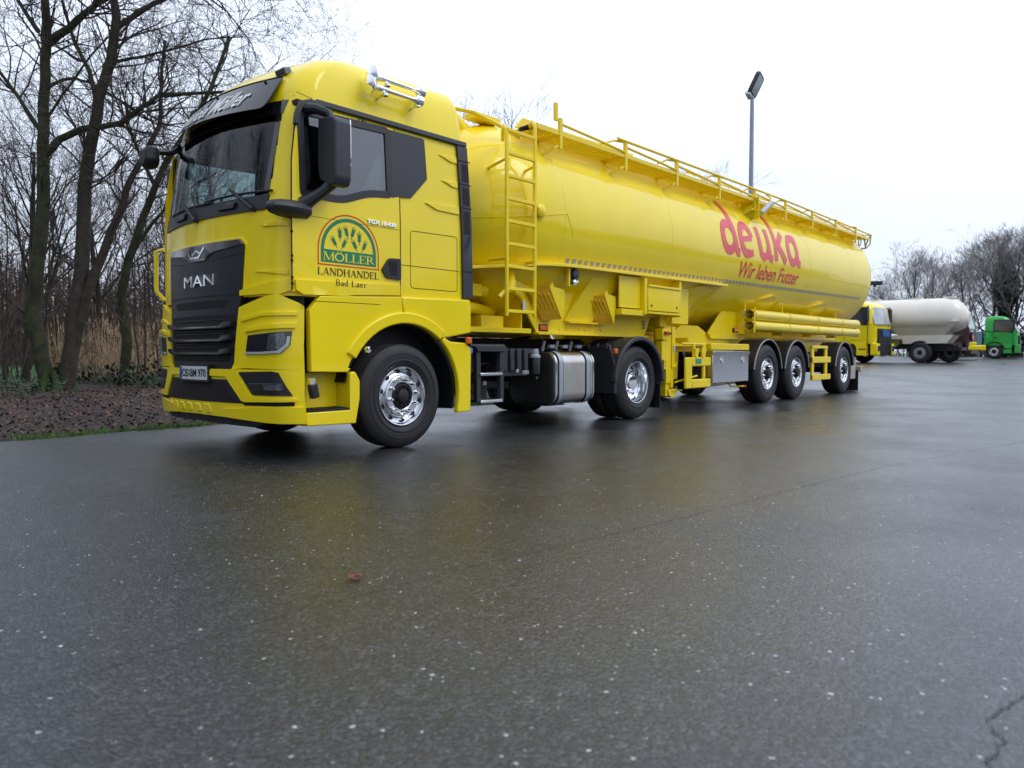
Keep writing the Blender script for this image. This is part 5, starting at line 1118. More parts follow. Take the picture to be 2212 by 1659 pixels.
# ================================================================ vegetation
def at_edge(x, e_): y = yedge(x)+e_; return (x, y, floorz(x, y))
rnd = random.Random(11)
for m_, n_ in (('leaf_a', 14000), ('leaf_b', 15000), ('leaf_c', 2200)):
    g = MB()
    for k in range(n_):
        x = rnd.uniform(-7, 11) if k % 6 else rnd.uniform(8, 40); e_ = rnd.random()**1.3*9+.03
        if e_ < .35 and rnd.random() < .5: continue
        px, py, pz = at_edge(x, e_); s_ = rnd.uniform(.013, .034); a = rnd.uniform(0, 6.3); tx, ty = rnd.uniform(-.8, .8), rnd.uniform(-.8, .8); c, s2 = math.cos(a)*s_, math.sin(a)*s_; zz = pz+rnd.uniform(.008, .05)
        q = [(c, s2), (-s2*.6, c*.6), (-c, -s2), (s2*.6, -c*.6)]
        g.add([(px+i, py+j, zz+i*tx+j*ty) for i, j in q], [(0, 1, 2), (0, 2, 3)])
    tag(g.build('leaf_litter', m_, smooth=0), kind='stuff')
def blades(g, x, y, z, h, n, spread, rnd, lean=.5, w_=.004):
    for k in range(n):
        a = rnd.uniform(0, 6.3); r = rnd.random()**.5*spread; bx, by = x+r*math.cos(a), y+r*math.sin(a); hh = h*rnd.uniform(.5, 1.1); l = rnd.uniform(0, lean)*hh; b = rnd.uniform(0, 6.3)
        dx, dy = math.cos(b), math.sin(b); nx, ny = -dy*w_, dx*w_
        g.add([(bx-nx, by-ny, z), (bx+nx, by+ny, z), (bx+nx*.7+dx*l*.4, by+ny*.7+dy*l*.4, z+hh*.6), (bx-nx*.7+dx*l*.4, by-ny*.7+dy*l*.4, z+hh*.6), (bx+dx*l, by+dy*l, z+hh)], [(0, 1, 2, 3), (3, 2, 4)])
g = MB()
for k in range(3600):
    x = rnd.uniform(-8, 12) if k % 3 else rnd.uniform(8, 30)
    dens = .5+.5*math.sin(x*2.3)+.4*math.sin(x*.9+2)
    if x < .2: dens += .15
    dens -= .25*max(0, math.sin(x*5.1+1))
    if rnd.random() > dens: continue
    e_ = abs(rnd.gauss(0, .17)); px, py, pz = at_edge(x, e_-.02); blades(g, px, py, pz-.005, rnd.uniform(.03, .085), 10, .07, rnd, .9, .0035)
tag(g.build('grass', 'grass_blade', smooth=0), kind='stuff')
g = MB()
for k in range(520):   # low brambles at the wood's foot
    x = rnd.uniform(-6, 34); e_ = rnd.uniform(5.5, 9.5) if x < 4 else rnd.uniform(3.0, 9); px, py, pz = at_edge(x, e_)
    if rnd.random() > .5+.5*math.sin(x*1.3+1): continue
    for j in range(26):
        a = rnd.uniform(0, 6.3); r = rnd.random()*.35; h = rnd.uniform(.03, .34)*(1.25-r*2); s_ = rnd.uniform(.02, .045); b = rnd.uniform(0, 6.3)
        q = (px+r*math.cos(a), py+r*math.sin(a), pz+max(.02, h)); g.add([(q[0]+s_*math.cos(b+t)*(1 if t % 3.14 < 1 else .6), q[1]+s_*math.sin(b+t)*(1 if t % 3.14 < 1 else .6), q[2]+s_*rnd.uniform(-.5, .5)) for t in (0, 1.57, 3.14, 4.71)], [(0, 1, 2, 3)])
tag(g.build('brambles', 'bramble', smooth=0), kind='stuff')
g = MB()
for k in range(5200):   # dry reeds
    x = rnd.uniform(4.3, 26); y = rnd.uniform(16.5, 21)
    if x > 12: y -= 4
    h = rnd.uniform(.9, 2.0)*(1 if rnd.random() < .8 else 1.15); l = rnd.gauss(0, .16); l2 = rnd.gauss(0, .16); w_ = rnd.uniform(.006, .012)
    g.add([(x-w_, y, 0), (x+w_, y, 0), (x+l*.4+w_, y+l2*.4, h*.6), (x+l*.4-w_, y+l2*.4, h*.6), (x+l, y+l2, h)], [(0, 1, 2, 3), (3, 2, 4)])
    if rnd.random() < .5: g.add([(x+l-.02, y+l2, h-.15), (x+l+.02, y+l2, h-.13), (x+l*1.2, y+l2, h+.03)], [(0, 1, 2)])
    if rnd.random() < .6:
        z = h*rnd.uniform(.2, .8); a = rnd.uniform(-.25, .25); g.add([(x, y, z), (x+a, y+rnd.uniform(-.1, .1), z+rnd.uniform(-.12, .2)), (x, y, z+.03)], [(0, 1, 2)])
tag(g.build('dry_reeds', 'reed', smooth=0), kind='stuff')
# ---- branching
def grow(g, p, d, L, r, lvl, rnd, up_=.05, nkid=(3, 5), curve=.22, sides=(7, 5, 4, 3, 3), minr=.0045, twig=None, ang=(.45, 1.0)):
    n = 5 if lvl < 3 else 3
    pts = [Vector(p)]; dd = Vector(d).normalized()
    for i in range(n):
        dd = (dd+Vector((rnd.gauss(0, curve), rnd.gauss(0, curve), rnd.gauss(0, curve)+up_))).normalized(); pts.append(pts[-1]+dd*L/n)
    rs = [max(minr*.6, r*(1-.62*i/n)) for i in range(n+1)]
    tgt = g if (twig is None or lvl < 2) else twig
    tgt.tube(pts, rs, sides[min(lvl, 4)], cap=False)
    if L < .42 or lvl >= 5: return
    for k in range(rnd.randint(*nkid)):
        t = rnd.uniform(.25, 1.0); i = min(n-1, int(t*n)); q = pts[i].lerp(pts[i+1], t*n-i); a = (pts[i+1]-pts[i]).normalized()
        o_ = a.orthogonal().normalized(); o_.rotate(Matrix.Rotation(rnd.uniform(0, 6.28), 3, a)); th = rnd.uniform(*ang)
        nd = a*math.cos(th)+o_*math.sin(th); grow(g, q, nd, L*rnd.uniform(.50, .72), max(minr, rs[i]*.62), lvl+1, rnd, up_, nkid, curve, sides, minr, twig, ang)
def limb(g, twig, pts, r0, r1, rnd, kids=10, L=1.1, sides=8, start=.3, minr=.0036):
    kids = int(kids*.55)
    pts = [Vector(p) for p in pts]; n = len(pts)
    fine = []
    for i in range(n-1):   # smooth the polyline a little
        for t in (0, .5): 
            q = pts[i].lerp(pts[i+1], t); fine.append(q+Vector((rnd.gauss(0, .015), rnd.gauss(0, .015), 0)))
    fine.append(pts[-1]); m = len(fine); rs = [r0+(r1-r0)*i/(m-1) for i in range(m)]
    g.tube(fine, rs, sides, cap=True)
    for k in range(kids):
        t = start+(1-start)*rnd.random(); i = min(m-2, int(t*(m-1))); q = fine[i].lerp(fine[i+1], t*(m-1)-i); a = (fine[i+1]-fine[i]).normalized()
        o_ = a.orthogonal().normalized(); o_.rotate(Matrix.Rotation(rnd.uniform(0, 6.28), 3, a)); th = rnd.uniform(.5, 1.2)
        grow(twig, q, a*math.cos(th)+o_*math.sin(th), L*rnd.uniform(.6, 1.3), min(rs[i]*.5, .022), 2, rnd, .06, (3, 5), .2, minr=minr)
    return fine
# three big trees by the yard
rnd = random.Random(21)
def big_tree(name, base, label, limbs, barkm='bark_moss'):
    root = thing(name, base, label, 'tree'); tr = MB(); br = MB(); tw = MB()
    for i, (pts, r0, r1, kids, L) in enumerate(limbs):
        limb(tr if i == 0 else br, tw, pts, r0, r1, rnd, kids, L, 12 if i == 0 else 8)
    tr.build('trunk', barkm, root, smooth=60); br.build('limb', barkm, root, smooth=60); tw.build('crown', 'twig', root, smooth=0)
    return root
A_ = [[1.99,11.81,-.1],[1.85,11.97,.81],[1.76,12.07,1.64],[1.82,12.,2.62],[1.91,11.9,3.6],[1.93,11.89,4.48],[1.95,11.86,5.07],[1.96,11.85,5.96],[2.02,11.78,6.85],[2.04,11.75,7.21],[2.02,11.78,8.03],[1.95,11.8,9.6],[2.0,11.9,11]]
ta = big_tree('alder_tree', (1.99, 11.81, 0), 'leftmost thick dark trunk at the wood edge, with a long limb reaching right', [
 (A_, .155, .06, 46, 1.5),
 ([[1.96,11.84,4.89],[2.17,11.61,5.25],[2.49,11.25,5.46],[2.69,11.02,5.48],[2.98,10.7,5.58],[3.3,10.34,5.88],[3.52,10.09,6.11],[3.88,9.68,6.16],[4.28,9.23,6.2],[5.0,8.7,6.3],[5.6,8.3,6.2]], .08, .02, 44, 1.3),
 ([[2.05,11.74,7.18],[2.33,11.43,7.47],[2.61,11.11,7.82],[2.85,10.84,8.03],[3.4,10.4,8.6],[4.1,10,9.0]], .085, .02, 34, 1.4),
 ([[2.01,11.79,6.26],[2.23,11.54,6.44],[2.39,11.36,6.48],[2.59,11.14,6.4],[2.77,10.94,6.26],[3.1,10.56,5.94],[3.46,10.16,5.58]], .035, .015, 14, .9),
 ([[2.0,11.81,5.58],[2.23,11.55,6.14],[2.51,11.22,6.71],[2.8,10.9,7.21],[3.1,10.6,7.7]], .03, .012, 12, .9),
 ([[1.93,11.9,5.4],[1.6,12.1,6.1],[1.1,12.4,6.9],[.5,12.6,7.8]], .05, .015, 24, 1.3),
 ([[1.95,11.9,7.4],[1.7,12.2,8.0],[1.2,12.5,8.9]], .05, .015, 16, 1.3)])
g = MB()
for k in range(7): a = k*.9; g.tube([(2.0+.16*math.cos(a), 11.8+.16*math.sin(a), .7-.08*(k % 3)), (2.05+.24*math.cos(a), 11.8+.24*math.sin(a), .25), (2.05+.42*math.cos(a), 11.8+.42*math.sin(a), -.02)], [.05, .10, .13], 8)
g.build('mossy_root', 'moss', ta, smooth=60)
B_ = [[2.15,11.64,-.1],[2.25,11.52,.81],[2.31,11.46,1.57],[2.43,11.32,2.62],[2.48,11.27,3.93],[2.54,11.2,4.63],[2.61,11.12,5.37],[2.75,10.97,6.11],[2.9,10.8,6.85],[2.97,10.71,7.44],[2.95,10.73,8.03],[2.9,10.8,9.4],[3.0,10.7,11]]
tb = big_tree('alder_tree', (2.15, 11.64, 0), 'dark trunk just right of the leftmost, forking low into two upright stems', [
 (B_, .165, .06, 50, 1.5),
 ([[2.3,11.47,.98],[2.44,11.31,1.8],[2.63,11.1,2.56],[2.84,10.86,3.34],[3.02,10.66,3.93],[3.06,10.61,4.24],[3.27,10.38,4.84],[3.54,10.07,5.52],[3.56,10.04,6.03],[3.6,9.9,7.2]], .115, .03, 34, 1.1),
 ([[2.68,11.03,6.08],[2.59,11.14,6.62],[2.4,11.35,7.24],[2.29,11.47,7.85],[2.1,11.6,8.8]], .055, .02, 20, 1.1),
 ([[2.94,10.75,6.8],[3.2,10.46,6.87],[3.4,10.23,6.94],[3.66,9.94,7.03],[4.2,9.5,7.3],[4.8,9.0,7.4]], .035, .012, 30, 1.1),
 ([[2.98,10.7,7.5],[3.5,10.3,8.0],[4.2,9.8,8.4],[5.0,9.2,8.7],[5.7,8.8,8.9]], .06, .012, 46, 1.4),
 ([[2.83,10.88,6.19],[3.1,10.56,5.94],[3.3,10.34,5.7],[3.46,10.16,5.58],[3.8,9.9,5.4]], .03, .01, 14, .8)], 'bark')
C_ = [[4.5,14.79,-.1],[4.57,14.71,1.2],[4.5,14.78,2.4],[4.62,14.64,3.26],[4.86,14.38,4.29],[5.11,14.09,5.19],[5.32,13.86,5.83],[5.63,13.51,6.5],[6.1,13.1,7.6],[6.5,12.8,9]]
tc_ = big_tree('alder_tree', (4.5, 14.79, 0), 'slimmer leaning trunk behind the cab front, set apart from the two thick ones', [(C_, .135, .04, 60, 1.5), ([[4.6,14.7,3.2],[5.0,14.2,4.2],[5.6,13.7,5.0],[6.2,13.2,5.5]], .06, .02, 30, 1.2), ([[5.1,14.1,5.2],[4.6,14.3,6.4],[4.2,14.5,7.6]], .06, .015, 30, 1.3)])
# saplings
rnd = random.Random(5)
def sapling_mesh(seed, h):
    r2 = random.Random(seed); g = MB(); t = MB(); pts = [(0, 0, -.05)]; d = Vector((r2.gauss(0, .08), r2.gauss(0, .08), 1))
    for i in range(6): q = Vector(pts[-1])+d*h/6+Vector((r2.gauss(0, .05), r2.gauss(0, .05), 0)); pts.append(tuple(q))
    limb(g, t, pts, .035, .008, r2, 26, .9, 6, .12, .004); return g, t
protos = []
for i in range(4):
    g, t = sapling_mesh(40+i, 5.0+i*.5); a = g.build('stem', 'bark', None, smooth=60); b = t.build('twigs', 'twig_brown', None, smooth=0); protos.append((a.data, b.data)); bpy.data.objects.remove(a); bpy.data.objects.remove(b)
def put(name, p, ds, names, label, cat, group, rz=0, sc=1.0):
    root = bpy.data.objects.new(name, None); scene.collection.objects.link(root); root.location = p; root.rotation_euler = (0, 0, rz); root.scale = (sc, sc, sc); tag(root, label, cat, group)
    for d, nm in zip(ds, names):
        o = bpy.data.objects.new(nm, d); scene.collection.objects.link(o); o.parent = root
    return root
sap = [(3.91, 21.5, 1.0), (3.77, 21.97, .9), (4.87, 14.38, .75), (4.76, 14.5, .7), (5.13, 14.09, .7), (5.4, 19.2, 1.0), (2.2, 16.0, .95), (.6, 15.2, 1.0), (-.6, 14.0, 1.05), (1.3, 18.5, 1.1), (5.9, 15.6, 1), (6.8, 15.2, 1.05), (3.2, 17, 1.1), (-2, 13, 1), (-4, 12, 1.1), (7.8, 14.2, .9), (9.2, 14.5, .9), (.2, 20, 1.2), (6.4, 17.5, 1.2), (2.9, 13.6, .8)]
for i, (x, y, sc) in enumerate(sap): put('sapling', (x, y, gz(x, y)), protos[i % 4], ('stem', 'twigs'), 'slender bare sapling with thin side twigs standing in the undergrowth of the wood', 'sapling', 'saplings in the wood edge', i*1.3, sc)
# bare trees: four kinds of crown shared by all the trees of the wood
def tree_mesh(seed, h, r, spread=.5, twm='twig', kids=(3, 4), first=.22, minr=.0045, forks=7, fan=False):
    r2 = random.Random(seed); g = MB(); t = MB(); pts = [Vector((0, 0, -.1))]; d = Vector((r2.gauss(0, .05), r2.gauss(0, .05), 1))
    for i in range(7): pts.append(pts[-1]+d*h*.78/7+Vector((r2.gauss(0, .02), r2.gauss(0, .02), 0))*h*.2)
    rs = [r*(1-.75*i/7) for i in range(8)]; g.tube(pts, rs, 9, cap=False)
    for k in range(forks*3):
        tt = first+(1-first)*((k+r2.random())/(forks*3)); i = min(6, int(tt*7)); q = pts[i].lerp(pts[i+1], tt*7-i); a = k*2.4+r2.random(); th = r2.uniform(.45, .95)*(1.15-tt*.5) if not fan else r2.uniform(.25, .8)
        nd = Vector((math.cos(a)*math.sin(th), math.sin(a)*math.sin(th), math.cos(th))); L = h*spread*(1.12-tt*.85)*r2.uniform(.7, 1.1)
        grow(g, q, nd, L, max(minr, rs[i]*.42), 1, r2, .07, kids, .13, (7, 5, 4, 3, 3), minr, t, (.3, .8))
    a = g.build('trunk', 'bark', None, smooth=60); b = t.build('crown', twm, None, smooth=0); ds = (a.data, b.data); bpy.data.objects.remove(a); bpy.data.objects.remove(b); return ds
TM = [tree_mesh(1, 10, .16, .42), tree_mesh(2, 11, .15, .40, 'twig_brown'), tree_mesh(3, 9, .14, .5), tree_mesh(4, 12, .18, .4, 'twig')]
spots = [(-3.5, 13.5, 1.0), (-.8, 17.2, 1.05), (3.4, 19.0, .95), (8.0, 17.0, .72), (6.3, 21, .85), (-5, 17, 1.1), (11, 27, .8), (1.0, 27, 1.0),
         (-9, 14, 1.1), (-13, 11, 1.2), (-14, 16, 1.1), (-18, 9, 1.2), (-19, 15, 1.2), (-24, 12, 1.3), (-26, 5, 1.3), (-8, 20, 1.2), (-30, 8, 1.3)]
for i, (x, y, sc) in enumerate(spots): put('bare_tree', (x, y, 0), TM[i % 4], ('trunk', 'crown'), 'bare winter tree deeper in the wood on the left, fine dark twigs against the sky', 'tree', 'bare trees of the wood on the left', i*2.1, sc)
for i, (x, y, sc, l) in enumerate([(14.9, 12.0, .93, 'bare treetop showing just over the join of cab and silo tank'), (37.8, 16.2, 1.30, 'bare treetop showing just over the middle of the silo trailer catwalk'), (39.4, 16.6, 1.02, 'second bare treetop just right of the one over the catwalk')]):
    put('bare_tree', (x, y, gz(x, y)), TM[(i+1) % 4], ('trunk', 'crown'), l, 'tree', None, i*1.7, sc)
# undergrowth thicket
rnd = random.Random(77); g = MB()
for k in range(1500):
    x = rnd.uniform(-8, 13); y = rnd.uniform(12.5, 25)
    if y > 12+3.2*x+2 and rnd.random() > .12: continue
    if y < 17 and rnd.random() > .25: continue
    h = rnd.uniform(.8, 3.6); d = Vector((rnd.gauss(0, .35), rnd.gauss(0, .35), 1)).normalized()
    p = Vector((x, y, 0)); pts = [p]
    for i in range(4): d = (d+Vector((rnd.gauss(0, .14), rnd.gauss(0, .14), 0))).normalized(); pts.append(pts[-1]+d*h/4)
    g.tube(pts, [.010, .008, .006, .005, .003], 3, cap=False)
    for j in range(8):
        i = rnd.randint(1, 3); q = pts[i].lerp(pts[i+1], rnd.random()); e_ = (d+Vector((rnd.gauss(0, .8), rnd.gauss(0, .8), rnd.gauss(0, .4)))).normalized(); L = rnd.uniform(.3, .9); m_ = q+e_*L*.5+Vector((0, 0, rnd.uniform(-.05, .1)))
        g.tube([q, m_, m_+(e_+Vector((0, 0, .4))).normalized()*L*.5], [.005, .004, .003], 3, cap=False)
tag(g.build('undergrowth', 'twig_brown', smooth=0), kind='stuff')
g = MB()      # evergreen scrub and ivy low down behind the tractor
for k in range(14000):
    x = rnd.uniform(3.5, 22); y = rnd.uniform(9.5, 15)+max(0, 6-x)*.9; z = rnd.random()**1.4*2.0*(.6+.4*math.sin(x*1.1)); s_ = rnd.uniform(.03, .06); a = rnd.uniform(0, 6.3)
    g.add([(x+s_*math.cos(a+t)*.8, y+s_*math.sin(a+t)*.8, z+s_*math.sin(t+a*2)) for t in (0, 1.57, 3.14, 4.71)], [(0, 1, 2, 3)])
tag(g.build('evergreen_scrub', 'ivy', smooth=0), kind='stuff')
# far wood: twig haze behind the field and round the yard
def far_wood(name, pts, h, m, n, seed, fat=1.0, wid=6, base=0.0):
    r2 = random.Random(seed); g = MB()
    for k in range(n):
        t = r2.random()*(len(pts)-1); i = int(t); a, b = Vector(pts[i]), Vector(pts[i+1]); q = a.lerp(b, t-i); x, y = q.x+r2.uniform(-wid, wid), q.y+r2.uniform(-wid, wid); hh = h*r2.uniform(.55, 1)*(.8+.25*math.sin(x*.23)+.12*math.sin(y*.6)); z0 = gz(x, y)
        if k % 3 == 0: g.tube([(x, y, z0), (x+r2.gauss(0, .4), y+r2.gauss(0, .4), z0+hh*.95)], [.09, .02], 3, cap=False)
        for j in range(9):
            z = z0+hh*(r2.random()**.6); d = Vector((r2.gauss(0, .8), r2.gauss(0, .8), r2.uniform(.2, 1.2))).normalized()*r2.uniform(.6, 1.6); p = Vector((x+r2.gauss(0, 1.0), y+r2.gauss(0, 1.0), z)); w_ = r2.uniform(.012, .03)*fat
            sd_ = d.cross(Vector((r2.gauss(0, 1), r2.gauss(0, 1), r2.gauss(0, 1)))).normalized()*w_
            g.add([p-sd_, p+sd_, p+d], [(0, 1, 2)])
    return tag(g.build(name, m, smooth=0), kind='stuff')
far_wood('far_wood', [(-60, 78, 0), (-20, 84, 0), (25, 92, 0), (60, 96, 0)], 9, 'twig_hazed', 2600, 1)
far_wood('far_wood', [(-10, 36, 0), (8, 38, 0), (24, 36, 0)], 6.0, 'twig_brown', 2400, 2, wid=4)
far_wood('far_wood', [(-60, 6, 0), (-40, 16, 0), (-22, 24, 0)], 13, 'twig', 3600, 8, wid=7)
far_wood('far_wood', [(-25, -62, 0), (20, -66, 0), (70, -60, 0), (120, -40, 0)], 11, 'twig', 5000, 3, fat=6, wid=5)
# trees at the end of the yard
FT = [tree_mesh(11, 13, .20, .50, 'twig_hazed', (3, 4), .08, .009, 7, True), tree_mesh(12, 14, .22, .46, 'twig_hazed', (3, 4), .10, .010, 9)]
def dpos(px, D):   # metres to the right of the view axis at depth D -> ground point (survey of the yard)
    s_ = (px-1106)/1590.12*D; return (CP.x+.748*D+.664*s_, CP.y+.664*D-.748*s_)
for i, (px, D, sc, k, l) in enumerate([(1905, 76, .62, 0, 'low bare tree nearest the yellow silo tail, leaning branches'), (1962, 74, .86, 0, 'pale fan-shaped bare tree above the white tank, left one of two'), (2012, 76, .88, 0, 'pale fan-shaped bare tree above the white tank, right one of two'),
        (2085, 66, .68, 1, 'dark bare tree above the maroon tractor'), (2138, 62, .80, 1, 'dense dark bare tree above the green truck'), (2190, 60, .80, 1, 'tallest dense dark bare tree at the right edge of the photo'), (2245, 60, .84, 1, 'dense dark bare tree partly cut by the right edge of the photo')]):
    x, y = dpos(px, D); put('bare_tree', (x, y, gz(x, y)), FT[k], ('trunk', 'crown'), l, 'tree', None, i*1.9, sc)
x, y = dpos(2168, 61); g = MB(); r2 = random.Random(9)
for k in range(7000):
    a = r2.uniform(0, 6.3); z = r2.uniform(.2, 8.2); rr_ = (1.1+.5*math.sin(z*1.3))*(1-.06*z)*r2.random()**.4; s_ = r2.uniform(.06, .13); b = r2.uniform(0, 6.3)
    q = (x+rr_*math.cos(a), y+rr_*math.sin(a), gz(x, y)+z); g.add([(q[0]+s_*math.cos(b+t), q[1]+s_*math.sin(b+t), q[2]+s_*math.sin(t*1.0+a)) for t in (0, 1.57, 3.14, 4.71)], [(0, 1, 2, 3)])
iv = thing('ivy_tree', (x, y, gz(x, y)), 'dark green ivy-clad tree column directly behind the green truck cab', 'tree'); g.build('crown', 'ivy', iv, smooth=0)
g = MB(); g.tube([(x, y, gz(x, y)-.1), (x+.1, y, 4), (x, y, 8)], [.25, .18, .08], 8); g.build('trunk', 'bark', iv)
pA, pB, pC = dpos(1960, 72), dpos(2110, 68), dpos(2300, 62)
far_wood('far_wood', [(*pA, 0), (*pB, 0), (*pC, 0)], 3.4, 'twig_hazed', 700, 5, wid=3)
# ================================================================ masts
def mast(px, D, h, label, r=.075):
    x, y = dpos(px, D); z0 = gz(x, y); root = thing('floodlight_mast', (x, y, z0), label, 'street lamp')
    g = MB(); g.tube([(x, y, z0-.1), (x, y, z0+h-.9), (x, y, z0+h-.55), (x, y, z0+h-.5)], [r*1.35, r*.95, r*.85, r*.85], 12); g.build('pole', 'galvanised', root)
    return root, Vector((x, y, z0+h))
rt_ = Vector((.664, -.748, 0)); fw_ = Vector((.748, .664, 0))
root, tp = mast(1617, 26, 10.0, 'tall grey floodlight mast rising behind the silo trailer')
g = MB(); ax_ = (rt_*.42+Vector((0, 0, .90))).normalized(); sd_ = (rt_*.90-Vector((0, 0, .42))).normalized()*.6+fw_*.8; sd_.normalize(); nn = ax_.cross(sd_).normalized()
c = tp+ax_*.02+rt_*.10
g.loft([[c+ax_*a+sd_*b*w1*1.15+nn*d_ for b, d_ in ((-1, -.10), (1, -.10), (1, .02), (.5, .10), (-.5, .10), (-1, .02))] for a, w1 in ((-.42, .20), (-.30, .25), (.28, .25), (.36, .20))]); g.build('lamp_head', 'grey_plastic', root, bev=.02)
g = MB(); cc = c-nn*.105; g.add([cc+ax_*a+sd_*b for a, b in ((-.38, -.2), (-.38, .2), (.28, .22), (.28, -.22))], [(0, 1, 2, 3)]); g.build('lamp_glass', 'lens', root)
g = MB(); g.obox(tp-ax_*.42+rt_*.08, sd_*.20, nn*.10, ax_*.045); g.build('lamp_rim', 'white', root, bev=.01)
g = MB(); g.tube([tp-Vector((0, 0, .7)), tp-Vector((0, 0, .45))+rt_*.02, tp-ax_*.30+rt_*.06], .05, 8); g.build('lamp_bracket', 'galvanised', root)
root, tp = mast(1886, 62, 6.3, 'small distant lamp mast just right of the yellow silo tail', .06)
g = MB(); g.obox(tp-Vector((0, 0, .1)), rt_*.55, fw_*.3, Vector((0, 0, .16))); g.obox(tp-Vector((0, 0, .32)), rt_*.1, fw_*.1, Vector((0, 0, .12))); g.build('lamp_head', 'grey_plastic', root, bev=.04)
# ================================================================ parked trucks at the far end
def local(root_xy, yaw):   # local frame: X rearwards, Y towards the viewer side = 2.5
    z0 = gz(*root_xy); return z0
def far_thing(name, px, D, label, cat, yaw):
    x, y = dpos(px, D); o = bpy.data.objects.new(name, None); scene.collection.objects.link(o); o.location = (x, y, gz(x, y)); o.rotation_euler = (0, 0, yaw); ROOT[o] = Vector((0, 0, 0)); return tag(o, label, cat)
YAWR = math.atan2(.748, -.664)          # local +X points to picture left
def cab_mesh(W_, H0, H1, L, rake=.28, nose=.12, roofr=.18):
    rings = []
    for z, xf, hw, xr in ((H0, nose*.4, W_/2-.03, L), (H0+.25, .02, W_/2, L), ((H0+H1)*.5, .03, W_/2, L), (H1-1.15, .05, W_/2, L), (H1-.45, rake*.6, W_/2-.03, L), (H1-.22, rake, W_/2-.07, L), (H1-.07, rake+.16, W_/2-.16, L-.06), (H1, rake+.42, W_/2-.42, L-.25)):
        half = [(xf+.12*u*u+.14*max(0, (u-.8)/.2)**2, u*hw) for u in [i/10 for i in range(11)]]; xe = half[-1][0]
        half += [(xe+(xr-.08-xe)*i/6, hw) for i in range(1, 7)]+[(xr, hw-.08), (xr, 0)]
        rings.append([(x, 1.25+y, z) for x, y in half]+[(x, 1.25-y, z) for x, y in half[-2:0:-1]])
    g = MB(); g.loft(rings); return g
def far_cab(root, paint, H1, L, kind):
    W_ = 2.5; H0 = .95 if kind != 'low' else .9
    rk = .0 if kind != 'low' else .30
    cab_mesh(W_, H0, H1, L, .28+rk, .12).build('cab_body', paint, root, smooth=45, bev=.01)
    zt, zb = H1-.28, H1-1.12
    g = MB(); g.add([(.40+rk*.7, .22, zt), (.40+rk*.7, 2.28, zt), (.12, 2.34, zb), (.12, .16, zb)]+[(.235+rk*.7, .6, zt), (.235+rk*.7, 1.9, zt), (.0, 1.9, zb), (.0, .6, zb)], [(4, 5, 6, 7), (0, 4, 7, 3), (5, 1, 2, 6)])
    for i, q in enumerate(g.v): g.v[i] = (q[0]-.03, q[1], q[2])
    g.build('windscreen', 'lens_dark' if kind == 'low' else 'screen_pale', root, smooth=60)
    for yy in (2.512, -.012):
        g = MB(); g.prism(rpoly([(.48, zt-.02), (1.42, zt-.02), (1.42, zb+.12), (1.0, zb+.05), (.50, zb-.02)], .05), min(yy, yy-.01), max(yy, yy-.01)); w_ = g.build('side_window', 'lens_dark', root)
        g = MB(); band(g, rpoly([(.44, zt+.02), (1.46, zt+.02), (1.46, zb+.08), (1.0, zb+.01), (.46, zb-.06)], .05), lambda x, z, o, yy=yy: (x, yy+(.006 if yy > 1 else -.006), z), 0, .05); g.build('window_seal', 'black_plastic', w_)
        g = MB(); g.box(.25, .42, yy+(.10 if yy > 1 else -.36), yy+(.36 if yy > 1 else -.10), zb+.1, zt); m_ = g.build('mirror', 'black_plastic', root, bev=.03)
        g = MB(); s_ = 1 if yy > 1 else -1; g.tube([(.42, yy-s_*.05, zt+.02), (.3, yy+s_*.15, zt+.05), (.33, yy+s_*.2, zt-.05)], .035, 6); g.tube([(.42, yy-s_*.03, zb-.02), (.36, yy+s_*.2, zb+.12)], .035, 6); g.build('mirror_arm', 'black_plastic', m_)
        # lower side and door line
        g = MB(); g.box(.42, .90, min(yy, yy-s_*.25), max(yy, yy-s_*.25), .38, H0+.02); g.prism([(.42, H0), (.90, .9)]+ap(1.42, .52, .62, 148, 32)+[(L, H0), (L, 1.12), (.42, 1.12)], min(yy-s_*.012, yy-s_*.20), max(yy-s_*.012, yy-s_*.20)); g.build('side_panel', paint, root, bev=.015)
        g = MB(); g.box(.44, .80, min(yy+s_*.004, yy-s_*.01), max(yy+s_*.004, yy-s_*.01), .66, .72); g.box(.37, .385, min(yy-s_*.02, yy+s_*.002), max(yy-s_*.02, yy+s_*.002), .95, H1-.5); g.box(1.50, 1.512, min(yy-s_*.02, yy+s_*.002), max(yy-s_*.02, yy+s_*.002), 1.0, H1-.4); g.build('panel_gap', 'seam', root)
        g = MB(); g.box(1.30, 1.44, min(yy, yy+s_*.03), max(yy, yy+s_*.03), 1.42, 1.50); g.build('door_handle', 'black_plastic', root)
        g = MB(); arcband(g, 1.42, .52, .585, .66 if kind == 'low' else .625, 10, 172, min(yy-s_*.35, yy+s_*.01), max(yy-s_*.35, yy+s_*.01)); g.build('wheel_arch', 'black_plastic' if kind == 'low' else paint, root)
    for y in (.10, 1.98):
        g = MB(); g.box(-.06, .28, y+0, y+.42, .38, .98); g.build('corner_panel', paint, root, bev=.05)
        g = MB(); g.box(-.075, -.055, y+.06, y+.36, .60, .86); g.build('headlight', 'lens', root, bev=.01)
    g = MB(); g.box(-.06, .3, .5, 2.0, .38, 1.0); g.box(-.02, .2, .45, 2.05, 1.0, 1.72 if kind != 'low' else 1.6); g.build('grille', 'black_plastic', root, bev=.02)
    g = MB()
    for k in range(5): g.box(-.075, -.06, .6, 1.9, .50+k*.09, .53+k*.09)
    g.build('grille_slat', 'grey_plastic', root)
    g = MB(); g.box(.1, L-.1, .45, 2.05, .5, 1.0); g.build('engine_block', 'chassis', root)
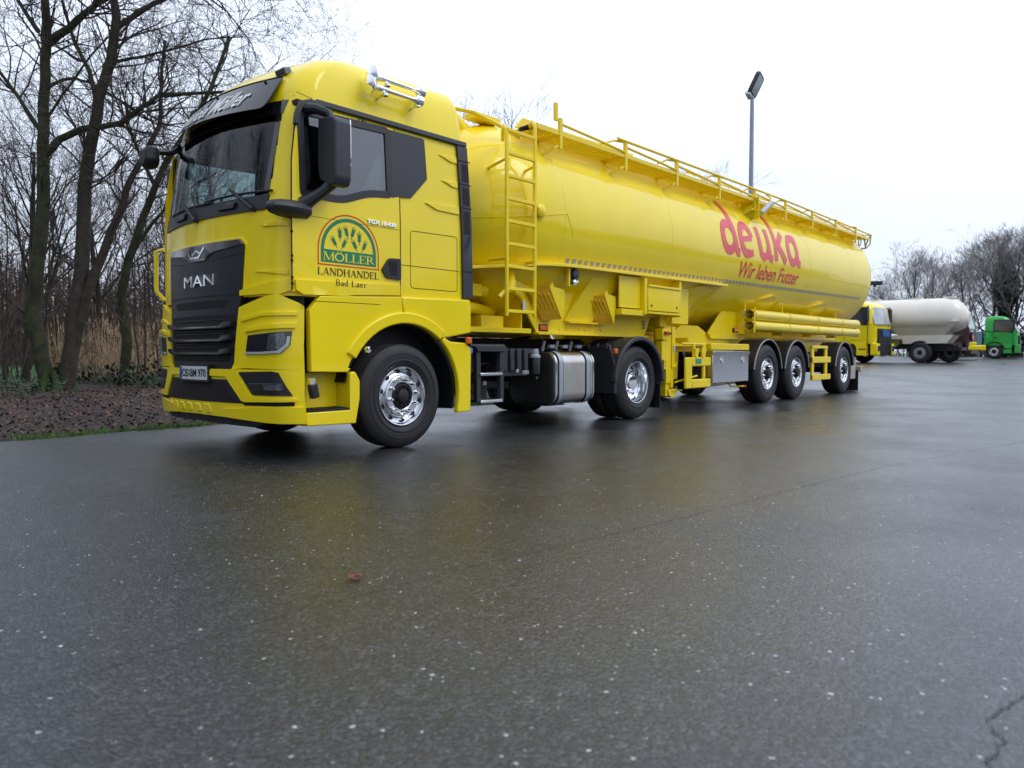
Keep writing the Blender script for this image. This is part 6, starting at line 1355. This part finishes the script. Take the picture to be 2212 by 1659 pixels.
    for y0_, sg_ in ((2.46, -1), (.04, 1)):
        t = wheel(root, 1.42, y0_, .51, .32, 'trailer' , sg_, detail=False, nut=0)
def chassis(root, L0, L1, y=(.8, 1.63)):
    g = MB()
    for q in y: g.box(L0, L1, q, q+.07, .68, .92)
    g.build('chassis_frame', 'chassis', root)
mat('screen_pale', (.30, .36, .37), .12, coat=1, noise=.25, nscale=2)
# yellow tractor
yl = far_thing('parked_truck', 1931, 38, 'smaller yellow truck with a blue panel on its grille, parked behind the yellow silo tail', 'truck', YAWR-R_(47))
far_cab(yl, 'yellow', 3.05, 2.2, 'std'); chassis(yl, .6, 6)
g = MB(); g.box(-.075, -.055, .75, 1.75, 1.25, 1.68); g.build('blue_panel', 'blue_sign', yl) if 'blue_sign' in MAT else None
mat('blue_sign', (.03, .12, .38), .4); g = MB(); g.box(-.065, -.03, .80, 1.70, 1.32, 1.66); g.build('grille_panel', 'blue_sign', yl, bev=.01)
g = MB(); g.box(2.5, 5.2, .1, 2.4, .45, .95); g.build('side_skirt', 'chassis', yl, bev=.02)
# maroon tractor
mr_t = far_thing('parked_truck', 2112, 47, 'dark maroon tractor parked behind the white tank, amber lamp on its front', 'truck', YAWR-R_(42))
far_cab(mr_t, 'maroon', 3.05, 2.1, 'std'); chassis(mr_t, .6, 6.5)
g = MB(); g.lathe([(.0005, -.03), (.16, -.02), (.17, 0)], (-.06, 2.0, 1.35), 'x', 20); g.build('amber_disc', 'amber', mr_t)
# white silo trailer
wt = far_thing('white_silo_trailer', 2101, 38.5, 'cream white silo tank trailer parked between the yellow and maroon tractors', 'trailer', YAWR-R_(40))
rings = []
for x in [.0, .05, .15, .32, .6, 1.0]+[1.5+i*1.0 for i in range(9)]:
    k = min(1, math.sqrt(max(0, 1-(1-min(1, (x+.02)/1.0))**2))); ry, rz = 1.22*max(.30, k), 1.12*max(.34, k); zc2 = 2.22
    lo = .62
    rings.append([(x, 1.25+ry*math.cos(a), zc2+rz*math.sin(a)*(lo if math.sin(a) < 0 else 1)) for a in [2*math.pi*j/40 for j in range(40)]])
g = MB(); g.loft(rings); wtank = g.build('tank', 'white_tank', wt, smooth=50)
for x, w1, zb in ((2.05, 1.75, .98), (5.5, 1.7, .75)):
    g = MB(); top = [(x-w1, .08, 2.12), (x+w1, .08, 2.12), (x+w1, 2.42, 2.12), (x-w1, 2.42, 2.12)]; mid_ = [(x-w1*.6, .50, 1.40), (x+w1*.6, .50, 1.40), (x+w1*.6, 2.0, 1.40), (x-w1*.6, 2.0, 1.40)]; bot = [(x-.2, 1.0, zb), (x+.2, 1.0, zb), (x+.2, 1.5, zb), (x-.2, 1.5, zb)]
    g.loft([top, mid_, bot]); g.build('hopper', 'white_tank', wt, bev=.03)
g = MB(); g.prism([(.55, 1.42), (4.2, 1.42), (4.6, 1.0), (4.35, .98), (3.9, 1.25), (2.9, 1.22), (2.85, .98), (.85, 1.0)], 2.10, 2.14); g.prism([(.55, 1.42), (4.2, 1.42), (4.6, 1.0), (.85, 1.0)], .4, .44); g.build('frame_side', 'white_tank', wt)
g = MB(); g.box(1.0, 9.2, .8, .9, .75, .98); g.box(1.0, 9.2, 1.6, 1.7, .75, .98); g.build('chassis_frame', 'chassis', wt)
g = MB(); g.box(.4, 1.6, .9, 1.6, .60, .9); g.box(.2, .5, .4, 2.0, .62, .80); g.build('coupling_frame', 'chassis', wt)
g = MB()
for z in (.60, .90): g.box(3.75, 4.75, 2.42, 2.48, z-.05, z+.05)
for x in (3.75, 4.65): g.box(x, x+.10, 2.42, 2.48, .55, .95)
g.build('side_guard', 'beige', wt, bev=.01)
g = MB(); g.box(4.75, 8.0, 2.42, 2.47, .34, .42); g.build('guard_rail', 'beige', wt)
for i, x in enumerate((2.0,)):
    for y0_, sg_ in ((2.48, -1), (.02, 1)): wheel(wt, x, y0_, .52, .36, 'trailer', sg_, detail=False, rimmat='galvanised', nut=0)
    g = MB(); arcband(g, x, .52, .58, .61, 5, 110, 2.05, 2.49); g.build('wheel_wing', 'grey_plastic', wt)
for y0_, sg_ in ((.5, 1),): wheel(wt, .95, y0_, .50, .30, 'trailer', sg_, detail=False, rimmat='galvanised', nut=0)
g = MB()
for x in (.9, 2.4, 4.4, 6.6): g.lathe([(.30, 3.30), (.30, 3.40), (.0005, 3.42)], (x, 1.25, 0), 'z', 20)
g.build('manhole', 'white_tank', wt)
g = MB(); g.lathe([(.0005, -.1), (.30, -.1), (.30, .1), (.0005, .1)], (3.35, 1.9, 1.08), 'y', 20); g.build('hose_reel', 'hose_green', wt) if 'hose_green' in MAT else None
mat('hose_green', (.28, .36, .12), .6); g = MB(); g.lathe([(.0005, 0), (.26, .02), (.30, .1)], (3.35, 1.95, 1.08), 'y', 20, -1); g.build('hose_reel', 'hose_green', wt)
# green truck
gt = far_thing('parked_truck', 2203, 52, 'bright green day-cab truck parked at the right edge of the photo', 'truck', YAWR-R_(36))
far_cab(gt, 'truck_green', 2.95, 2.0, 'low')
g = MB(); g.prismx([(.2, 2.86), (2.3, 2.86), (2.25, 2.66), (.25, 2.66)], .16, .20); g.build('sun_visor', 'lens_dark', gt, bev=.01)
g = MB(); g.box(-.09, -.06, .9, 1.6, 1.05, 1.25); g.build('badge_panel', 'chrome', gt)
g = MB(); g.box(-.08, -.05, .95, 1.55, .42, .52); g.build('number_plate', 'plate_white', gt)
chassis(gt, .6, 6.2)
g = MB(); g.box(2.2, 2.9, .2, 2.3, .9, 2.0); g.build('air_unit', 'blue_box', gt) if 'blue_box' in MAT else None
mat('blue_box', (.18, .32, .42), .5); g = MB(); g.box(2.15, 2.6, .3, 2.3, .9, 1.9); g.build('equipment_box', 'blue_box', gt, bev=.02)
# yellow implement standing between maroon and green trucks
im = far_thing('yellow_implement', 2098, 44, 'small yellow parking support on a thin leg, between the maroon and green trucks', 'support', YAWR)
g = MB(); g.box(-.45, .15, -.1, .25, .62, .90); g.box(-.2, .12, -.08, .2, .88, 1.10); g.box(-.75, -.42, -.05, .2, .60, .92); g.build('body', 'yellow_frame', im, bev=.05)
g = MB(); g.tube([(-.42, 0, .65), (-.44, 0, .1), (-.44, 0, .0)], .03, 6); g.lathe([(.0005, 0), (.12, 0), (.10, .03)], (-.44, 0, .0), 'z', 10); g.build('leg', 'galvanised', im)
